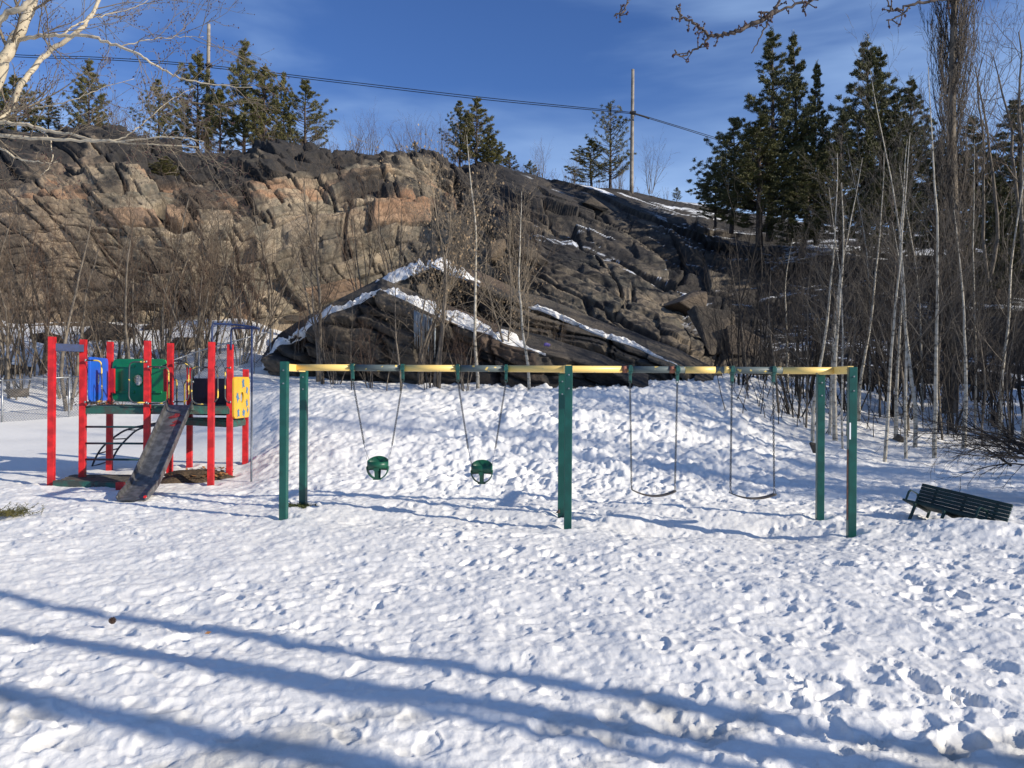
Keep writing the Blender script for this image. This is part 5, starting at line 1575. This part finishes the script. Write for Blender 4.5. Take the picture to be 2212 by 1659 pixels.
def belt(hx, knots, ends, mid, label):
    Yb = beam_pt((hx[0]+hx[1])/2)[1]
    root = thing('belt_swing', label, 'swing', at(*mid, Yb), 'belt seat swings')
    E = []
    for i in range(2):
        t = beam_pt(hx[i])+np.array([0, 0, -.18]); k = at(*knots[i], t[1]); e = at(*ends[i], t[1]); E.append(e)
        part('chain', chain_mb(t, k), M['chain'], root)
        for s in (-1, 1):
            part('triangle_link', MB().tube([k, e+np.array([0, s*.06, 0])], .0045, 5), M['chain'], root, True)
        part('shackle', MB().tube([k+[0, 0, .014], k-[0, 0, .014]], .010, 6), M['bright'], root)
        part('end_bar', MB().tube([e+[0, -.068, 0], e+[0, .068, 0]], .007, 6), M['chain'], root, True)
    m = at(*mid, Yb); V = []
    n = 20
    for i in range(n+1):
        t = i/n; p = (1-t)*E[0]+t*E[1]; sag = (m[2]-(E[0][2]+E[1][2])/2)*4*t*(1-t)
        for dy in (-.075, .075):
            for dz in (.006, -.006): V.append((p[0], p[1]+dy, p[2]+sag+dz))
    Fc = []
    for i in range(n):
        b = 4*i; e = b+4; Fc += [(b, b+2, e+2, e), (b+1, e+1, e+3, b+3), (b, e, e+1, b+1), (b+2, b+3, e+3, e+2)]
    Fc += [(0, 1, 3, 2), (4*n, 4*n+2, 4*n+3, 4*n+1)]
    part('seat', (np.array(V), Fc), M['belt'], root, True)
belt((1361, 1463), [S3(274, 1062), S3(619, 1062)], [S3(279, 1103), S3(620, 1112)], S3(450, 1152), 'black belt swing just right of the middle posts')
belt((1581, 1670), [S3(1058, 1085), S3(1404, 1088)], [S3(1062, 1131), S3(1410, 1137)], S3(1235, 1172), 'black belt swing nearest the right end posts')

# ------------------------------------------------------------------ bench, half sunk and tilted
def bench():
    def bp(zx, zy): return 1892.7+zx*.14434, 1014.9+zy*.14434
    tl = at(*bp(690, 225), 11.5); tr = at(*bp(2045, 545), 10.5)
    ex = unit(tr-tl); L = np.linalg.norm(tr-tl)
    bl = at(*bp(612, 470), 11.46)
    up = unit(tl-bl); up = unit(up-ex*np.dot(up, ex))
    fr = np.cross(up, ex)
    if fr[1] > 0: fr = -fr
    # tilt frame: backrest plane spanned by ex, up ; seat plane forward
    up0 = unit(up*.97-fr*-.0)
    seatd = unit(fr*.98-up*.05)
    root = thing('park_bench', 'dark green slatted bench tilted and half sunk in the snow', 'bench', tuple(tl-up*.5))
    SLS = .0485
    for i in range(6):
        p = tl-up*(SLS*i); th = .03
        part('back_slat', MB().bar(p, p+ex*L, th, .043, up=up), M['bench'], root, bevel=.006)
    sb = tl-up*(SLS*6+.03)
    for i in range(6):
        p = sb+seatd*(.045+.056*i)
        part('seat_slat', MB().bar(p, p+ex*L, .05, .03, up=np.cross(seatd, ex)*-1), M['bench'], root, bevel=.006)
    for t in (.17, .5, .84):
        a = tl+ex*L*t-fr*.03
        fm = part('leg_frame', MB().bar(a+up*.01, a-up*.62, .035, .02, up=fr).bar(sb+ex*L*t-up*.03, sb+ex*L*t+seatd*.40-up*.03, .035, .03, up=up).bar(sb+ex*L*t+seatd*.36-up*.04, sb+ex*L*t+seatd*.38-up*.42, .035, .03, up=fr), M['bench_metal'], root, bevel=.004)
    for t in (.02, .80):
        q0 = sb+ex*L*t+seatd*.04; q1 = sb+ex*L*t+seatd*.30
        P = [q0, q0+up*.13, q0+up*.165+seatd*.03, q1+up*.165-seatd*.03, q1+up*.13, q1]
        mb = MB()
        for a, b_ in zip(P[:-1], P[1:]): mb.bar(a, b_, .03, .012, up=np.cross(unit(b_-a), ex))
        part('armrest', mb, M['bench_metal'], root, bevel=.003)
bench()

# ------------------------------------------------------------------ small things on the snow
def tuft(name, label, cat, p, n, L, m, seed, flat=.4, spread=.3):
    r = random.Random(seed); S = []
    for _ in range(n):
        a = r.uniform(0, 6.28); q = np.array([p[0]+r.gauss(0, spread*.4), p[1]+r.gauss(0, spread*.3), p[2]-.01])
        d = unit(np.array([math.cos(a)*flat, math.sin(a)*flat, r.uniform(.2, 1)]))
        l = L*r.uniform(.4, 1)
        for j in range(3):
            d = unit(d+np.array([r.gauss(0, .15), r.gauss(0, .15), -.1])); q2 = q+d*l/3
            S.append([*q, *q2, .004, .003]); 
            for k in range(5):
                e = unit(d+np.array([r.gauss(0, .7), r.gauss(0, .7), r.gauss(0, .5)])); S.append([*q2, *(q2+e*.05), .003, .0015])
            q = q2
    me = segs_mesh(name, np.array(S)-np.array([*p, *p, 0, 0]), 3)
    o = link_mesh(name, me, m); o.location = p
    return tag(o, label, cat)
q = at(22, 1122, 11.2); tuft('evergreen_sprig', 'broken evergreen sprig lying on the snow at the left edge', 'sprig', (q[0], 11.2, gz(q[0], 11.2)+.03), 60, .26, M['needle'], 1, 1.0, .30)
q = at(645, 1096, 12.1); tuft('grass_tuft', 'patch of yellow green grass thawed out beside the left swing posts', 'grass', (q[0], 12.1, gz(q[0], 12.1)+.02), 70, .10, M['grass'], 2, 1.0, .25)
def cone():
    q = at(243, 1337, 5.95); p = np.array([q[0], 5.95, gz(q[0], 5.95)+.035])
    root = thing('pine_cone', 'small brown pine cone on the foreground snow', 'pine cone', tuple(p))
    part('core', MB().tube([p-[.0, 0, .025], p, p+[0, 0, .03]], [.012, .018, .005], 8), M['cone'], root, True)
    mb = MB()
    for k in range(46):
        t = k/46; a = k*2.4; z = -.028+.06*t; rr = .026*math.sin(.35+2.5*t)+.006
        c = p+np.array([math.cos(a)*rr, math.sin(a)*rr, z]); mb.box(c, (.016, .012, .004), np.array(Matrix.Rotation(a, 3, 'Z')@Matrix.Rotation(-.6, 3, 'Y')))
    part('scales', mb, M['cone'], root)
cone(); bpy.data.objects['pine_cone'].scale = (.7, .7, .7)
q = at(450, 1375, 5.55)
V, Fc = leaf_quads([np.array([q[0], 5.55, gz(q[0], 5.55)+.055])], .07, random.Random(1), False)
tag(part('dry_leaf', (V, Fc), M['leaf'], None), 'single orange leaf on the foreground snow', 'leaf')
# ice on the prow face
r_ = random.Random(12); mb = MB()
for k in range(34):
    px = 900+r_.uniform(0, 46); col = int(np.argmin(np.abs(np.array([BUT[89, j, 0]/BUT[89, j, 1] for j in range(BUT.shape[1])])-(px-CX)/F)))
    top = BUT[86, col]+np.array([0, -.16, -.02]); l = r_.uniform(.3, 1.15)
    mb.tube([top, top+[0, -.04, -l*.5], top+[0, -.03, -l]], [.035, .028, .006], 6)
tag(part('icicles', mb, M['ice'], None, True), 'curtain of icicles hanging from the front rock prow under its ledge', 'ice')
p = at(1180, 757, 22.2)
tag(part('rag', MB().tube(smooth_path([p+[-.06, -.1, .12], p+[-.01, -.12, .17], p+[.04, -.1, .14], p+[.10, -.1, .16]], 4), [.02, .03, .045, .05, .04, .045, .05, .04, .045, .05, .04, .03, .02], 7), M['rag'], None, True), 'small purple rag lying on the front rock ledge', 'rag')

# leaning brush at the right edge above the bench
def leaning_brush():
    r = random.Random(31); S = []
    PB = dict(n=[8, 6, 4], wob=[.07, .12, .18], up=[-.03, -.02, 0], taper=[.25, .3, .4], kids=[9, 5], start=[.15, .15], ang=[.5, .55], ratio=[.40, .45], shrink=[.3, .3], rr=[.5, .6], rmin=.0032)
    b0 = at(2235, 985, 12.9)
    for k in range(30):
        tx, ty = r.uniform(1900, 2190), r.uniform(860, 1010)
        e = at(tx, ty, 12.9+r.uniform(-1.2, 1.4)); d = e-b0; L = np.linalg.norm(d)
        grow(S, r, b0+np.array([r.gauss(0, .12), r.gauss(0, .25), r.gauss(0, .1)]), unit(d+[0, 0, .2*L]), L*r.uniform(.6, 1.0), r.uniform(.008, .02), 0, PB)
    base = (b0[0], b0[1], gz(b0[0], b0[1]))
    root = thing('bare_shrub', 'sprawling dark brush leaning in from the right edge over the bench', 'shrub', base)
    me = segs_mesh('branches', np.array(S)-np.array([*base, *base, 0, 0]), 4); tag(link_mesh('branches', me, M['twig_shade'], root), kind='stuff')
    st = part('stump', MB().tube([np.array(base)-[0, 0, .2], b0+[0, 0, .1]], [.10, .05], 8), M['bark_grey'], root, True)
leaning_brush()
